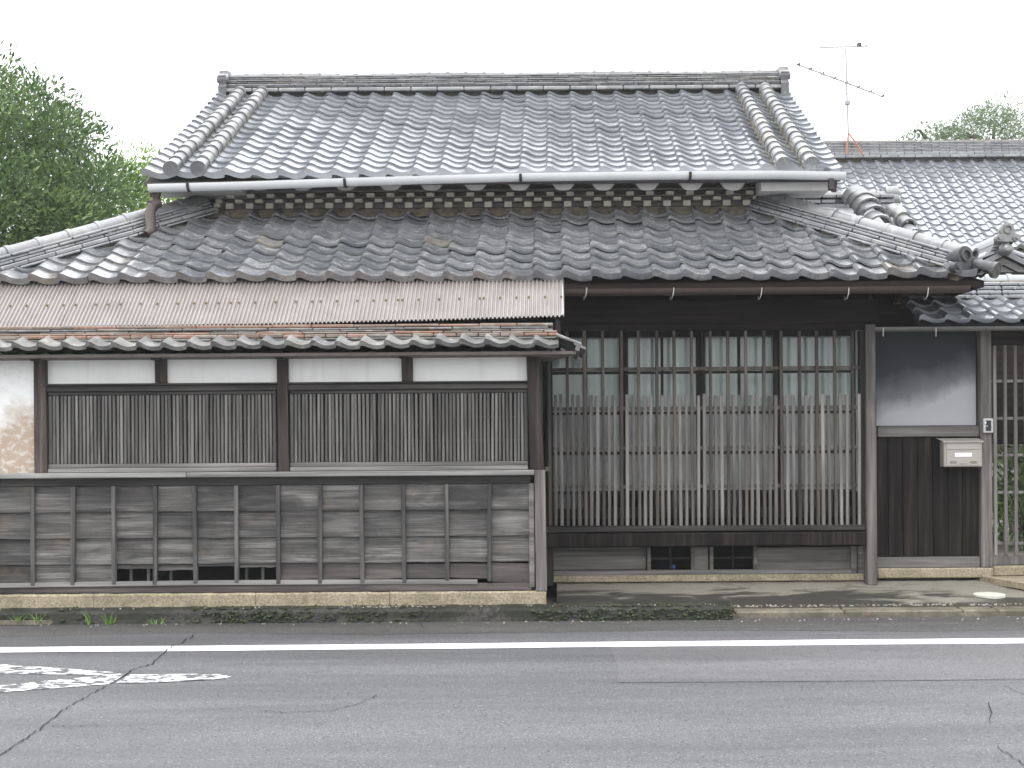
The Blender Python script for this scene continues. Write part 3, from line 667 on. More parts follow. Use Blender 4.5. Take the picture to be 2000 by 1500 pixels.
# --- lower gutter, rafters, soffit
Yg1=YE-.07; ga=P(1104,566,Yg1); gb=P(1892,559,Yg1)
g1=gutter([(ga[0],Yg1,ga[1]),(gb[0],Yg1,gb[1])],.052,M['brown_pvc'],'gutter',house)
for px in (1143,1313,1485,1655,1810):
    x,zz=P(px,562,Yg1-.055); m=MB().tube([(x+.012,Yg1-.055,zz),(x+.008,Yg1-.06,zz-.05),(x-.004,Yg1-.05,zz-.085),(x-.012,Yg1-.02,zz-.09),(x-.006,Yg1+.02,zz-.06)],.005,6); m.build('gutter_hook',M['steel'],g1)
for x in np.arange(XL+.25,XR-.1,.303):
    m=MB().box(-.025,.025,.06,.95,-.125,-.075); m.xf(frame((x,YE,ZE),(1,0,0),(0,ca,sa))); m.build('rafter',M['beam_z'],house)
MB().box(XL+.05,XR-.05,YE+.06,YE+.09,ZE-.09,ZE-.05).build('eave_fascia',M['beam'],house)
# --- ground storey walls
zb=.10
xa=PX(1068,YL); xb0,xb1=PX(1692,YL-.06),PX(1712,YL-.06)
MB().box(XL+.75,xa-.02,YW,YW+.12,zb,ZE+.30).build('wall',M['soffit'],house)
MB().box(XL+.75,XL+.87,YW+.13,YB,zb,ZE+.28).build('wall',M['soffit'],house)
MB().box(xb1-.02,xb1+.10,YW+.30,YB,zb,ZE+.24).build('wall',M['soffit'],house)
MB().box(XL+.75,XR-.75,YB-.2,YB,zb,ZE+.28).build('wall',M['soffit'],house)
MB().box(XL+.88,XR-.85,YW+.14,YB-.25,ZE+.20,ZE+.24).build('ceiling',M['black'],house)
MB().box(xa-.25,xb1+.05,YW+1.3,YW+1.35,zb,ZE+.3).build('room_wall',M['black'],house)
MB().box(xa-.22,xa-.17,YW+.13,YW+1.28,zb,ZE+.3).build('room_wall',M['black'],house)
MB().box(xa-.15,xb1-.03,YW+.35,YW+1.28,PZ(1022,YW),PZ(1018,YW)).build('room_floor',M['black'],house)
bxp(1066,1716,586,632,YL-.03,YL+.16).build('header_beam',M['beam'],house)
bxp(1066,1692,632.5,645,YL+.0,YL+.12).build('lintel',M['beam'],house)
MB().box(xa,xb1,YL+.18,YL+.25,PZ(590,YW),ZE+.25).build('transom_board',M['beam'],house)
m=MB().box(xb0,xb1,YL-.06,YL+.08,PZ(1144,YL-.06,1700),PZ(632.8,YL-.06,1700),.008); m.build('post',M['post_grey'],house)
MB().box(xb0-.02,xb1+.03,YL-.08,YL+.12,.06,PZ(1144.5,YL-.06,1700),.01).build('post_stone',M['granite'],house)
bxp(1066,1080,645,1145,YL+.02,YL+.14).build('post',M['beam_z'],house)
bxp(1681,1691.5,645.5,1036,YL-.0,YL+.10).build('jamb',M['beam_z'],house)
# lattice
lat=bxp(1066,1690,1027.5,1038,YL-.045,YL+.10,.006).build('lattice',M['rail_dark'],house); lat['label']='weathered wooden lattice of tall and short slats'
for py0,py1,mt in ((716.5,723,'slat_tall'),(793.5,800.5,'slat'),(871.5,878,'slat'),(946.5,953,'slat')):
    bxp(1067,1684,py0,py1,YL+.026,YL+.048,.002).build('lattice_rail',M[mt],lat)
NS=53; px0,px1=1072.5,1677.5
for i in range(NS):
    px=px0+(px1-px0)*i/(NS-1)+random.uniform(-.3,.3); tall=(i%3==0)
    ytop=645.6 if tall else 771+random.uniform(-2,2)
    lean=random.uniform(-.006,.006); x,zt_=P(px,ytop,YL); z0=PZ(1027,YL,px); wd=.027*random.uniform(.9,1.08)
    q=MB().box(-wd/2,wd/2,0,.024,0,zt_-z0,.003); q.v=[(a+lean*(c/(zt_-z0)),b,c) for a,b,c in q.v]
    q.xf(Matrix.Translation((x,YL,z0))); q.build('slat',M['slat_tall' if tall else 'slat'],lat)
# sliding windows behind it
Yw=YW+.02; zwt,zwb=PZ(646,Yw,1380),PZ(1012,Yw,1380)
bx=[1071,1219,1369,1520,1672]
for k in range(4):
    yo=Yw+(.035 if k%2 else 0); a,b=PX(bx[k],yo),PX(bx[k+1],yo); sw=.038
    fr=MB(); fr.box(a,a+sw,yo,yo+.03,zwb,zwt,.003); fr.box(b-sw,b,yo,yo+.03,zwb,zwt,.003)
    fr.box(a+sw,b-sw,yo+.001,yo+.029,zwt-.05,zwt-.001); fr.box(a+sw,b-sw,yo+.001,yo+.029,zwb+.001,zwb+.09)
    wf=fr.build('sliding_window',M['beam_z'],house)
    mid=(a+b)/2; MB().box(mid-.011,mid+.011,yo+.004,yo+.026,zwb+.09,zwt-.05).build('muntin',M['beam_z'],wf)
    hs=[PZ(p,yo,1380) for p in (727,806,884,960)]
    for h_ in hs:
        for xa_,xb_ in ((a+sw,mid-.011),(mid+.011,b-sw)): MB().box(xa_,xb_,yo+.006,yo+.024,h_-.012,h_+.012).build('muntin',M['beam_z'],wf)
    lv=[zwb+.09]+hs[::-1]+[zwt-.05]
    for z0,z1 in zip(lv[:-1],lv[1:]):
        for xa_,xb_ in ((a+sw,mid-.011),(mid+.011,b-sw)):
            MB().box(xa_,xb_,yo+.013,yo+.016,z0+(.012 if z0>zwb+.1 else 0),z1-.012).build('pane',M['glass'] if z0>hs[1]-.02 or z0<zwb+.1 else M['frost'],wf)
# curtain with folds inside
m=MB(); xs=np.linspace(PX(1066,Yw+.2),PX(1684,Yw+.2),260); zt0,zt1=PZ(640,Yw+.2,1380),PZ(960,Yw+.2,1380); V=[]
for x in xs:
    d=.018*math.sin(x*38)+.012*math.sin(x*61+1)+.008*math.sin(x*17); V+=[(x,Yw+.17+d,zt0),(x,Yw+.18+d*1.3,(zt0+zt1)/2),(x,Yw+.18+d*1.5,zt1+.01*math.sin(x*9))]
m.add(V,[(i*3+j,i*3+j+1,(i+1)*3+j+1,(i+1)*3+j) for i in range(len(xs)-1) for j in range(2)],True); m.build('curtain',M['curtain'],house)
# sill beam and recessed base with vents
bxp(1066,1690,1041,1067,YL-.07,YL+.10,.008).build('sill_beam',M['plank'],house)
Yb=YL+.13
for a,b in ((1070,1262),(1478,1664)):
    bxp(a,b,1069,1113,Yb+.02,Yb+.04,.003).build('base_board',M['base'],house)
bxp(1070,1672,1113.5,1122,Yb-.01,Yb+.04,.004).build('base_rail',M['base'],house)
bxp(1070,1692,1122.5,1136,Yb-.02,Yb+.12,.006).build('base_stone',M['granite'],house)
for a,b in ((1662,1674),(1676,1691),(1068,1078)): bxp(a,b,1068,1121.5,Yb-.012,Yb+.05,.004).build('base_stud',M['base'],house)
bxp(1356,1383,1068,1113,Yb+.0,Yb+.04,.003).build('base_board',M['base'],house)
for a,b in ((1262,1355),(1384,1477)):
    m=MB(); yo=Yb
    x0_,x1_=PX(a,yo),PX(b,yo); z0_,z1_=PZ(1113,yo,1380),PZ(1068,yo,1380); t=.032
    m.box(x0_,x0_+t,yo-.012,yo+.04,z0_,z1_,.003)
    vw=m.build('vent_window',M['base'],house); MB().box(x1_-t,x1_,yo-.012,yo+.04,z0_,z1_,.003).build('vent_jamb',M['base'],vw)
    xm=(x0_+x1_)/2; zm=(z0_+z1_)/2
    MB().box(xm-.008,xm+.008,yo+.012,yo+.028,z0_,z1_).build('vent_bar',M['beam_z'],vw)
    for p,q in ((x0_+t,xm-.008),(xm+.008,x1_-t)): MB().box(p,q,yo+.012,yo+.028,zm-.007,zm+.007).build('vent_bar',M['beam_z'],vw)
MB().box(PX(1066,Yb),PX(1690,Yb),Yb+.5,Yb+.52,.1,PZ(1040,Yb)).build('crawl_wall',M['black'],house)
xx,zz=P(1312,1108,Yb+.05); m=MB(); m.add([(xx-.02,Yb+.05,zz-.01),(xx+.03,Yb+.06,zz-.01),(xx+.035,Yb+.07,zz+.012),(xx+.01,Yb+.05,zz+.022),(xx-.015,Yb+.08,zz+.012)],[(0,1,2,3,4)]); m.build('plastic_scrap',M['blue'],None,'crumpled blue plastic scrap lying behind the low vent opening','scrap')
# --- side ridge with round caps behind the right hip
Ys=13.2
a=P(1515,377,Ys); b=P(1742,379,Ys)
sr=MB().box(a[0],b[0],Ys-.07,Ys+.07,PZ(445,Ys,1630),PZ(392,Ys,1630)).build('side_ridge',M['tile_dark'],house)
for py,th,hw in ((438,.05,.12),(424,.05,.11),(411,.04,.10),(400,.04,.10),(390,.035,.12)):
    zz=PZ(py,Ys,1630); k=8
    for i in range(k):
        x0_=a[0]+(b[0]-a[0])*i/k; x1_=a[0]+(b[0]-a[0])*(i+1)/k
        MB().box(x0_+.002,x1_-.002,Ys-hw+random.uniform(-.006,.006),Ys+hw,zz,zz+th,.006,random.random()).build('ridge_tile',M['tile_low'],sr)
k=9
for i in range(k):
    x0_=a[0]+(b[0]-a[0])*i/k; x1_=a[0]+(b[0]-a[0])*(i+1)/k
    q=cap(.055,(x1_-x0_)*1.04,.010,False,8); q.xf(frame((x1_,Ys,PZ(384,Ys,1630)),(0,1,0),(-1,0,0))); q.build('cap_tile',M['tile_cap'],sr)
for py,r in ((377,.07),(391,.085),(408,.09)):
    x_,z_=P(1746,py,Ys); q=MB(); q.tube([(x_-.09,Ys,z_),(x_-.02,Ys,z_),(x_+.03,Ys,z_),(x_+.06,Ys,z_)],[r*.9,r,r*.9,r*.45],14); q.build('end_tile_drum',M['tile_cap'],sr)
def capcol(pa,pb,Ya,Yb_,n,r):
    A=Vector((P(*pa,Ya)[0],Ya,P(*pa,Ya)[1])); B=Vector((P(*pb,Yb_)[0],Yb_,P(*pb,Yb_)[1])); d=(A-B); L=d.length/n
    side=d.cross(Vector((0,0,1))).normalized()
    for i in range(n):
        q=cap(r,L*1.12,.010,False,10); q.xf(frame(B+d*(i/n)+Vector((0,0,.06*math.sin(math.pi*i/n))),side,d)); q.build('cap_tile',M['tile_cap'],sr)
capcol((1668,392),(1716,446),12.95,12.45,5,.13); capcol((1742,420),(1785,462),12.9,12.5,4,.075)
qq=MB().add([(P(1600,398,13.1)[0],13.1,P(1600,398,13.1)[1]),(P(1760,398,13.1)[0],13.1,P(1760,398,13.1)[1]),(P(1800,470,12.4)[0],12.4,P(1800,470,12.4)[1]),(P(1640,470,12.4)[0],12.4,P(1640,470,12.4)[1])],[(0,1,2,3)]); qq.build('side_roof_bed',M['tile_low'],house)

# ------------------------------------------------------------------ FENCE WALL
fence=thing('fence_wall',(-2.6,YF+.05,.11),'low street wall of grey clapboards, white plaster and slatted panels under a tile coping','wall')
XF0=PX(-330,YF); xend=PX(1065,YF)
cF=520
def fz(py): return PZ(py,YF,cF)
def fbox(px0,px1,py0,py1,y0,y1,c=.004):
    return MB().box(PX(px0,YF),PX(px1,YF),y0,y1,fz(py1),fz(py0),c)
# plinth stones
cuts=[-330,-60,185,500,760,1065]
for a,b in zip(cuts[:-1],cuts[1:]):
    xs=np.linspace(PX(a,YF)+.002,PX(b,YF)-.002,26); V=[]
    for x in xs: V+=[(x,YF-.045+random.uniform(-.004,.004),.09),(x,YF-.048+random.uniform(-.004,.004),fz(1160)+random.uniform(-.003,.003)),(x,YF-.036,fz(1156.5)+random.uniform(-.003,.002)),(x,YF+.16,fz(1156.5))]
    n=4; m=MB().add(V,[(i*n+j,(i+1)*n+j,(i+1)*n+j+1,i*n+j+1) for i in range(25) for j in range(3)]+[(25*n+3,25*n+2,25*n+1,25*n),(0,1,2,3)]); m.build('plinth_stone',M['granite'],fence)
# sills, rails
fbox(-330,1036,1141,1156,YF-.03,YF+.10).build('ground_sill',M['board_wet'],fence)
xs=np.linspace(PX(-330,YF),PX(931,YF),40); V=[]
for x in xs:
    zz=fz(1141)-.006+.008*math.sin((x+4)*.9); V+=[(x,YF-.046,zz),(x,YF-.046,zz+.030),(x,YF-.031,zz+.034),(x,YF-.031,zz)]
MB().add(V,[(i*4+j,(i+1)*4+j,(i+1)*4+(j+1)%4,i*4+(j+1)%4) for i in range(39) for j in range(4)]+[(159,158,157,156)]).build('nailed_strip',M['rail'],fence)
fbox(-330,1036,931.5,947,YF-.02,YF+.10).build('fascia_board',M['rail_dark'],fence)
for a,b in ((-330,368),(368.6,1043)): fbox(a,b,921,931,YF-.075,YF+.10,.006).build('sill',M['rail'],fence)
# posts and studs
def lean_post(px0,px1,qx0,qx1,py0,py1,y0,y1,mat,name):
    m=MB(); z1,z0=fz(py0),fz(py1)
    v=[(PX(qx0,YF),y0,z0),(PX(qx1,YF),y0,z0),(PX(qx1,YF),y1,z0),(PX(qx0,YF),y1,z0),(PX(px0,YF),y0,z1),(PX(px1,YF),y0,z1),(PX(px1,YF),y1,z1),(PX(px0,YF),y1,z1)]
    m.add(v,[(0,1,5,4),(1,2,6,5),(2,3,7,6),(3,0,4,7),(4,5,6,7),(3,2,1,0)]); return m.build(name,mat,fence)
lean_post(70,92,70,95,697,920.6,YF-.035,YF+.09,M['post'],'post')
lean_post(543,563,545,565,694,920.6,YF-.035,YF+.09,M['post'],'post')
lean_post(-415+10,-393+10,-405,-383,697,920.6,YF-.035,YF+.09,M['post'],'post')
lean_post(1029,1053,1036,1062,694,920.6,YF-.045,YF+.09,M['post'],'post')
lean_post(1043.5,1064,1045,1066,921,1156,YF-.050,YF+.10,M['post_grey'],'post')
for a,b in ((304,326),(785,806)): lean_post(a,b,a+1,b+1,694,746,YF-.02,YF+.06,M['post'],'stud')
for px in (312,792,78,553): fbox(px-9,px+9,695,703,YF-.10,YF-.036).build('bracket',M['post'],fence)
# plaster
for a,b in ((93,304),(327,543),(564,785),(807,1030)): fbox(a,b,690,747,YF+.012,YF+.05,.0).build('plaster_panel',M['white'],fence)
fbox(-330,69,690,921,YF-.005,YF+.05,0).build('plaster_panel',M['plaster_stain'],fence)['label']='brown-stained white plaster panel'
# top rails, slatted panels
for a,b in ((92.5,543),(564,1034)):
    fbox(a,b,751,762.5,YF-.025,YF+.06).build('top_rail',M['rail_dark'],fence)
    fbox(a-1,b+1,747.2,750.6,YF-.045,YF+.06,.002).build('drip_board',M['rail_dark'],fence)
    p=fbox(a+3,b-3,912.3,920.5,YF-.03,YF+.05).build('slatted_panel',M['rail'],fence)
    fbox(a+3,b-3,904,912,YF-.018,YF+.04).build('panel_rail',M['base'],p)
    fbox(a+3,b-3,763,770,YF-.012,YF+.04).build('panel_rail',M['rail_dark'],p)
    fbox(a+3,a+10,770.5,903.5,YF-.012,YF+.04).build('panel_stile',M['batten'],p)
    fbox(b-10,b-3,770.5,903.5,YF-.012,YF+.04).build('panel_stile',M['batten'],p)
    n=int((b-a-24)/7.35); lo=a+13.5
    for i in range(n+1):
        px=lo+(b-a-27)*i/n+random.uniform(-.5,.5); wd=random.uniform(.0180,.0202); x=PX(px,YF)
        q=MB().box(x-wd/2,x+wd/2,YF-.004+random.uniform(-.003,.003),YF+.016,fz(903.8),fz(770.2),.002)
        sh=random.uniform(-.004,.004); z0=fz(903.8); q.v=[(u+sh*(c-z0)/.5,v,c) for u,v,c in q.v]; q.build('slat',M['slat_fence'],p)
    for py in (817,862.5): fbox(a+10.5,b-10.5,py-1.3,py+1.3,YF+.0175,YF+.03,0).build('cross_strip',M['rail_dark'],p)
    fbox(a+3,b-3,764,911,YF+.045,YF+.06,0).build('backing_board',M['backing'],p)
# back of the wall, hollow behind the boards
MB().box(XF0,xend-.05,YF+.20,YF+.23,.10,fz(700)).build('back_board',M['black'],fence)
# clapboards, four courses
BT=[66.5,144,224,304,383,463,544,625,707.5,789,872,954]
BT=[BT[0]-78*k for k in range(5,0,-1)]+BT
cx_b=[-330]+BT+[1036]
rowsb=[(945,997),(993,1048.5),(1045,1099),(1095,1131)]
def board(pa,pb,y0,y1,mat,jag=0,outb=.020,outt=.002,label=None,tilt=0.0):
    n=max(6,int((pb-pa)/12)); xs=np.linspace(pa,pb,n); V=[]
    bow=random.uniform(-.004,.006)
    for i,px in enumerate(xs):
        t=(i/(n-1)-.5); zb_=fz(y1)+random.uniform(-jag,jag)+random.uniform(-.0022,.0022)+tilt*t; zt_=fz(y0)+tilt*t; x=PX(px,YF); b=bow*math.sin(3*i)
        V+=[(x,YF-outt,zt_),(x,YF-(outb+outt)*.5-b*.6,(zb_+zt_)/2),(x,YF-outb-b,zb_),(x,YF-outb-b+.012,zb_)]
    m=MB().add(V,[(i*4+j,i*4+j+1,(i+1)*4+j+1,(i+1)*4+j) for i in range(n-1) for j in range(3)])
    m.add([V[0],V[1],V[2],V[3]],[(0,3,2,1)]); m.add(V[-4:],[(0,1,2,3)])
    o=m.build('clapboard',mat,fence)
    if label: o['label']=label
    return o
for ri,(y0,y1) in enumerate(rowsb):
    k=0
    while k<len(cx_b)-1:
        if ri==3:
            st=1
            a,b=cx_b[k],cx_b[k+1]
            if 223<=a<543:
                hb={224:1109,304:1112,383:1105,463:1107}.get(round(a),1110)
                board(a+1,b-1,y0,hb,M['board'],.006,.018,label='clapboard rotted away along its lower edge')
            elif a>=543: board(a+1,b-1,y0+ (4 if a<789 else 8),1140 if a>900 else 1131,M['board_wet'],.002,.022,tilt=.012*random.uniform(-1,1))
            else: board(a+1,b-1,y0,1133,M['board'])
        else:
            st=random.choice((1,1,2)); st=min(st,len(cx_b)-1-k)
            board(cx_b[k]+.6,cx_b[k+st]-.6,y0,y1,M['board'],.001,.027+.005*random.random())
        k+=st
for px in (252,286,330,478,510):      # inner studs seen through the rotted gaps
    fbox(px-2.5,px+2.5,1096,1141,YF+.02,YF+.04,0).build('inner_stud',M['batten'],fence)
for bi,px in enumerate(BT):
    x=PX(px,YF); wd=.030; z0,z1=fz(1135+random.uniform(-2,4)),fz(947.5); ln_=random.uniform(-.008,.008)
    q=MB().box(x-wd/2,x+wd/2,YF-.052,YF-.0165,z0,z1,.003); q.v=[(u+ln_*(c-z0)/(z1-z0),v,c) for u,v,c in q.v]; q.build('batten',M['batten'],fence)
q=fbox(1032,1042.5,947.5,1150,YF-.042,YF+.02); q.build('batten',M['base'],fence)
# return wall to the house
MB().box(xend-.14,xend-.03,YF+.12,YW-.03,.10,fz(700)).build('return_wall',M['board_wet'],fence)
fbox(1064,1071,916,925,YF-.02,YF+.06).build('tenon_block',M['post_grey'],fence)
# coping: soffit board, eave tiles, flat courses
ZR=fz(640); Yr=YF+.12; YEf=YF-.23
def cz(py,px=520,Y=None): return PZ(py,Y or YEf,px)
ae=math.atan(.42); ce,se=math.cos(ae),math.sin(ae)
MB().add([(XF0,YEf+.04,cz(689)-.0),(PX(1126,YEf),YEf+.04,cz(689)),(PX(1126,YEf),YEf+.04,cz(695)),(XF0,YEf+.04,cz(695)),(XF0,YF+.35,cz(703)),(PX(1075,YEf),YF+.35,cz(703))],[(3,2,1,0),(4,5,2,3)]).build('coping_soffit',plain('soffit_pale_wood',(.17,.145,.135),.85,.2,0,.35,8,.1),fence)
tw=.182; nf=int((PX(1092,YEf)-XF0)/tw); xf0=PX(1092,YEf)-nf*tw
T_f=tile(tw,.25,.040,.028,.022,.030); me_f=T_f.data('coping_tile',M['tile_fence'])
for i in range(nf):
    Mx=frame((xf0+i*tw,YEf-.01,cz(683)+.010*math.sin(i*.8)*.5),(1,0,0),(0,ce,se))@jit(.02,.006,.004); inst('coping_tile',me_f,Mx,fence)
for i in range(nf):                # back slope
    Mx=frame((xf0+(i+1)*tw,2*Yr-YEf+.01,cz(683)),(-1,0,0),(0,-ce,se))@jit(.02,.006,.004); inst('coping_tile',me_f,Mx,fence)
MB().box(XF0,PX(1080,YF),YEf+.13,2*Yr-YEf-.13,cz(683)+.03,cz(683)+.09).build('coping_bed',M['mortar'],fence)
def fcourse(zz,th,hw,sg,mat,xe):
    x=XF0; 
    while x<xe-.05:
        L=sg*random.uniform(.92,1.08); b=min(xe,x+L)
        q=MB().box(x+.002,b-.002,Yr-hw+random.uniform(-.008,.008),Yr+hw,zz+random.uniform(-.002,.002),zz+th+random.uniform(-.002,.002),.005,random.random())
        q.build('ridge_tile',mat,fence); x=b
zc=cz(683)+.075
fcourse(zc,.016,.235,.36,M['tile_fence'],PX(1090,YF)); fcourse(zc+.019,.026,.225,.165,M['tile_red'],PX(1092,YF)); fcourse(zc+.048,.014,.20,.36,M['tile_red'],PX(1090,YF)); fcourse(zc+.064,.013,.165,.32,M['tile_fence'],PX(1082,YF)); fcourse(zc+.079,.018,.165,.34,M['tile_fence'],PX(1082,YF)); fcourse(zc+.10,.022,.15,.3,M['tile_red'],PX(1082,YF))
# verge tiles turning down at the free end
for i in range(6):
    Y0=YEf-.005+i*.21
    q=MB().box(0,.20,0,.215,0,.022,.006,random.random()); q.box(.165,.20,.0,.215,-.045,-.001,.004); q.xf(Matrix.Translation((PX(1087,YEf),Y0,cz(655,1087)-.004))@Matrix.Rotation(R(22),4,'Y')); q.build('verge_tile',M['tile_fence'],fence)
    q=MB().box(0,.10,0,.20,0,.02,.005,random.random()); q.xf(Matrix.Translation((PX(1121,YEf),Y0,cz(673,1121)))@Matrix.Rotation(R(26),4,'Y')); q.build('verge_tile',M['tile_fence'],fence)

# ------------------------------------------------------------------ corrugated lean-to sheets
awn=thing('corrugated_awning',(-2.3,10.4,1.9),'pinkish grey corrugated sheet awning bridging the eave and the wall coping','awning')
Yt,Yb_=10.66,10.17
xr=PX(1101,10.4); xl=PX(-330,10.4); nsh=9; sw=(xr-xl)/nsh
for k in range(nsh):
    a=xl+k*sw-.02; b=xl+(k+1)*sw+.012; n=int((b-a)/.0318*8); xs=np.linspace(a,b,n+1); V=[]
    dz=random.uniform(-.004,.004)
    for x in xs:
        wv=.0100*math.cos(2*math.pi*x/.0318); px=CX+x*F/Yb_
        zt_=P(1100,534,Yt)[1]+(x-xr)*.002; zbm=H+.0 
        zl=P(0,641,Yb_)[1]; zr_=P(1100,617,Yb_)[1]; xl0=PX(0,Yb_); t=(x-xl0)/(PX(1100,Yb_)-xl0); zb_=zl+(zr_-zl)*t-.010*math.sin(math.pi*max(0,min(1,t)))
        nx=Vector((0,-(zt_-zb_),(Yt-Yb_))).normalized()
        for s_ in (0,.33,.66,1):
            y=Yb_+(Yt-Yb_)*s_; zz=zb_+(zt_-zb_)*s_-.006*math.sin(math.pi*s_); V.append((x,y+nx.y*(wv+dz),zz+nx.z*(wv+dz)))
    m=MB().add(V,[(i*4+j,(i+1)*4+j,(i+1)*4+j+1,i*4+j+1) for i in range(n) for j in range(3)],True)
    sh=m.build('corrugated_sheet',M['sheet'],awn)
    for f_ in (.42,.95):
        x=a+.04
        while x<b-.02:
            xc=round(x/.0318)*.0318; px_t=(xc-xl0)/(PX(1100,Yb_)-xl0); zb_=zl+(zr_-zl)*px_t-.010*math.sin(math.pi*max(0,min(1,px_t))); zz=zb_+(zt_-zb_)*f_
            q=MB(); cc=Vector((xc,Yb_+(Yt-Yb_)*f_,zz))+nx*.006; q.tube([cc,cc+nx*.006,cc+nx*.014],[.011,.010,.004],8); q.build('screw_cap',M['rust'],sh); x+=.0318*random.choice((3,4,4,4,5))
m=MB().tube([(xr,Yb_,zr_+.006),(xr,Yt,zt_+.006)],.007,6); m.build('edge_trim',M['steel'],awn)
MB().box(xl,xr-.05,10.38,10.42,PZ(602,10.4,520)-.045,PZ(602,10.4,520)-.013).build('purlin',M['rail_dark'],awn)
MB().box(xr-.06,xr-.02,10.22,10.26,fz(690),P(1090,617,Yb_)[1]).build('support_post',M['beam_z'],awn)

# ------------------------------------------------------------------ GATE on the right
gate=thing('entrance_gate',(3.2,YW,.11),'tiled entrance gate with dark-topped plaster wing, black planks and slatted door','gate')
Ygt=YW-.05
def gz(py): return PZ(py,Ygt,1820)
def gbox(a,b,y0,y1,Y0,Y1,c=.004): return MB().box(PX(a,Ygt),PX(b,Ygt),Y0,Y1,gz(y1),gz(y0),c)
gbox(1713,1908,640,831,Ygt+.02,Ygt+.08,0).build('plaster_panel',M['plaster_dark_top'],gate)
gbox(1713,1911,832,853,Ygt-.02,Ygt+.08).build('mid_rail',M['base'],gate)
pe=[1711,1734,1763,1792,1821,1852,1880,1911]
for a,b in zip(pe[:-1],pe[1:]):
    m=gbox(a+.6,b-.6,853.5,1087,Ygt+.01+random.uniform(-.004,.004),Ygt+.03,.004); m.build('plank',M['plank'],gate)
gbox(1711,1911,856,1086,Ygt+.04,Ygt+.06,0).build('plank_backing',M['black'],gate)
gbox(1709,1911,1087.5,1108,Ygt-.025,Ygt+.08).build('bottom_rail',M['base'],gate)
gbox(1709,1935,1108.5,1128,Ygt-.05,Ygt+.14,.01).build('base_stone',M['granite'],gate)
gbox(1935.5,2220,1106,1125,Ygt-.05,Ygt+.14,.01).build('base_stone',M['granite'],gate)
gbox(1911.5,1934,640,1108,Ygt-.05,Ygt+.09,.008).build('post',M['post_grey'],gate)
gbox(2120,2142,640,1106,Ygt-.05,Ygt+.09,.008).build('post',M['post_grey'],gate)
gbox(1711,2200,641,672,Ygt-.03,Ygt+.10).build('lintel_beam',M['beam'],gate) if False else gbox(1935,2120,648,674,Ygt-.02,Ygt+.10).build('lintel_beam',M['beam'],gate)
door=gbox(1935.5,2118,1087,1105,Ygt+.02,Ygt+.06).build('slatted_door',M['post_grey'],gate)
for i in range(10):
    px=1944.5+20.2*i
    if px>2115: break
    gbox(px-3.4,px+3.4,675,1086.5,Ygt+.01,Ygt+.03,.003).build('door_slat',M['slat'],door)
for py in (745,818,890,963,1063): gbox(1936,2118,py-2.8,py+2.8,Ygt+.032,Ygt+.05,.002).build('door_rail',M['slat'],door)
# gate roof
Yge=10.93; ag=math.atan(.42); cg,sg_=math.cos(ag),math.sin(ag); zge=PZ(631,Yge,1900)
gx0,gx1=PX(1795,Yge),PX(2260,Yge)
dk=MB(); L=.72
dk.add([(gx0,Yge,zge-.015),(gx1,Yge,zge-.015),(gx1,Yge+L,zge-.015+.42*L),(gx0,Yge+L,zge-.015+.42*L),(gx0,Yge+2*L,zge-.015),(gx1,Yge+2*L,zge-.015)],[(0,1,2,3),(3,2,5,4)])
gr=dk.build('gate_roof',M['soffit'],gate)
gw=.205; ncg=int((gx1-gx0)/gw); T_g=tile(gw,.25,.045,.030,.022); T_gE=tile(gw,.25,.045,.03,.022,.035); mg=T_g.data('gate_tile',M['tile_rear']); mgE=T_gE.data('gate_eave_tile',M['tile_rear'])
lay(gr,(gx0,Yge-.02,zge),(1,0,0),(0,cg,sg_),ncg,3,gw,.195,T_g,mg,T_gE,mgE,lambda j,i:True,200,M['tile_rear'])
lay(gr,(gx1,Yge+2*L+.02,zge),(-1,0,0),(0,-cg,sg_),ncg,3,gw,.195,T_g,mg,T_gE,None,lambda j,i:True,0,M['tile_rear'])
gz0=zge+.42*.60; Ygr=Yge+L
gridge=MB().box(gx0,gx1,Ygr-.10,Ygr+.10,gz0-.02,gz0+.16).build('gate_ridge',M['mortar'],gate)
zz=gz0
for li,(th,hw) in enumerate(((.03,.20),(.03,.185),(.03,.17),(.03,.16))):
    k=9
    for i in range(k):
        x0_=gx0+(gx1-gx0)*i/k; x1_=gx0+(gx1-gx0)*(i+1)/k
        MB().box(x0_+.003,x1_-.003,Ygr-hw,Ygr+hw,zz,zz+th,.006,random.random()).build('ridge_tile',M['tile_rear'] if li%2 else M['tile_low'],gridge)
    for i in range(int((gx1-gx0)/.16)):
        x_=gx0+.08+i*.16+(.05*li); q=MB().tube([(x_,Ygr-hw-.012,zz+.012),(x_,Ygr-hw+.03,zz+.012)],.013,8); q.build('ridge_knob',M['tile_rear'],gridge)
    zz+=.038
k=int((gx1-gx0)/.2)
for i in range(k):
    q=cap(.075,.21,.012,False,8); q.xf(frame((gx0+(i+1)*.2,Ygr,zz),(0,1,0),(-1,0,0))); q.build('cap_tile',M['tile_rear'],gridge)
gutter([(PX(1711,Yge-.06),Yge-.06,PZ(639,Yge,1900)),(gx1,Yge-.06,PZ(639,Yge,1900))],.036,plain('gutter_grey',(.11,.11,.105),.4,.5,0,.3,9,.02),'gutter',gate)
for px in (1725,1828): 
    x_,z_=P(px,645,Yge-.1); MB().tube([(x_,Yge-.10,z_+.02),(x_,Yge-.10,z_-.05)],.005,6).build('gutter_hook',M['steel'],gate)
gbox(1716,2200,600,646,Ygt+.10,Ygt+.16,0).build('gate_frieze',M['beam'],gate)
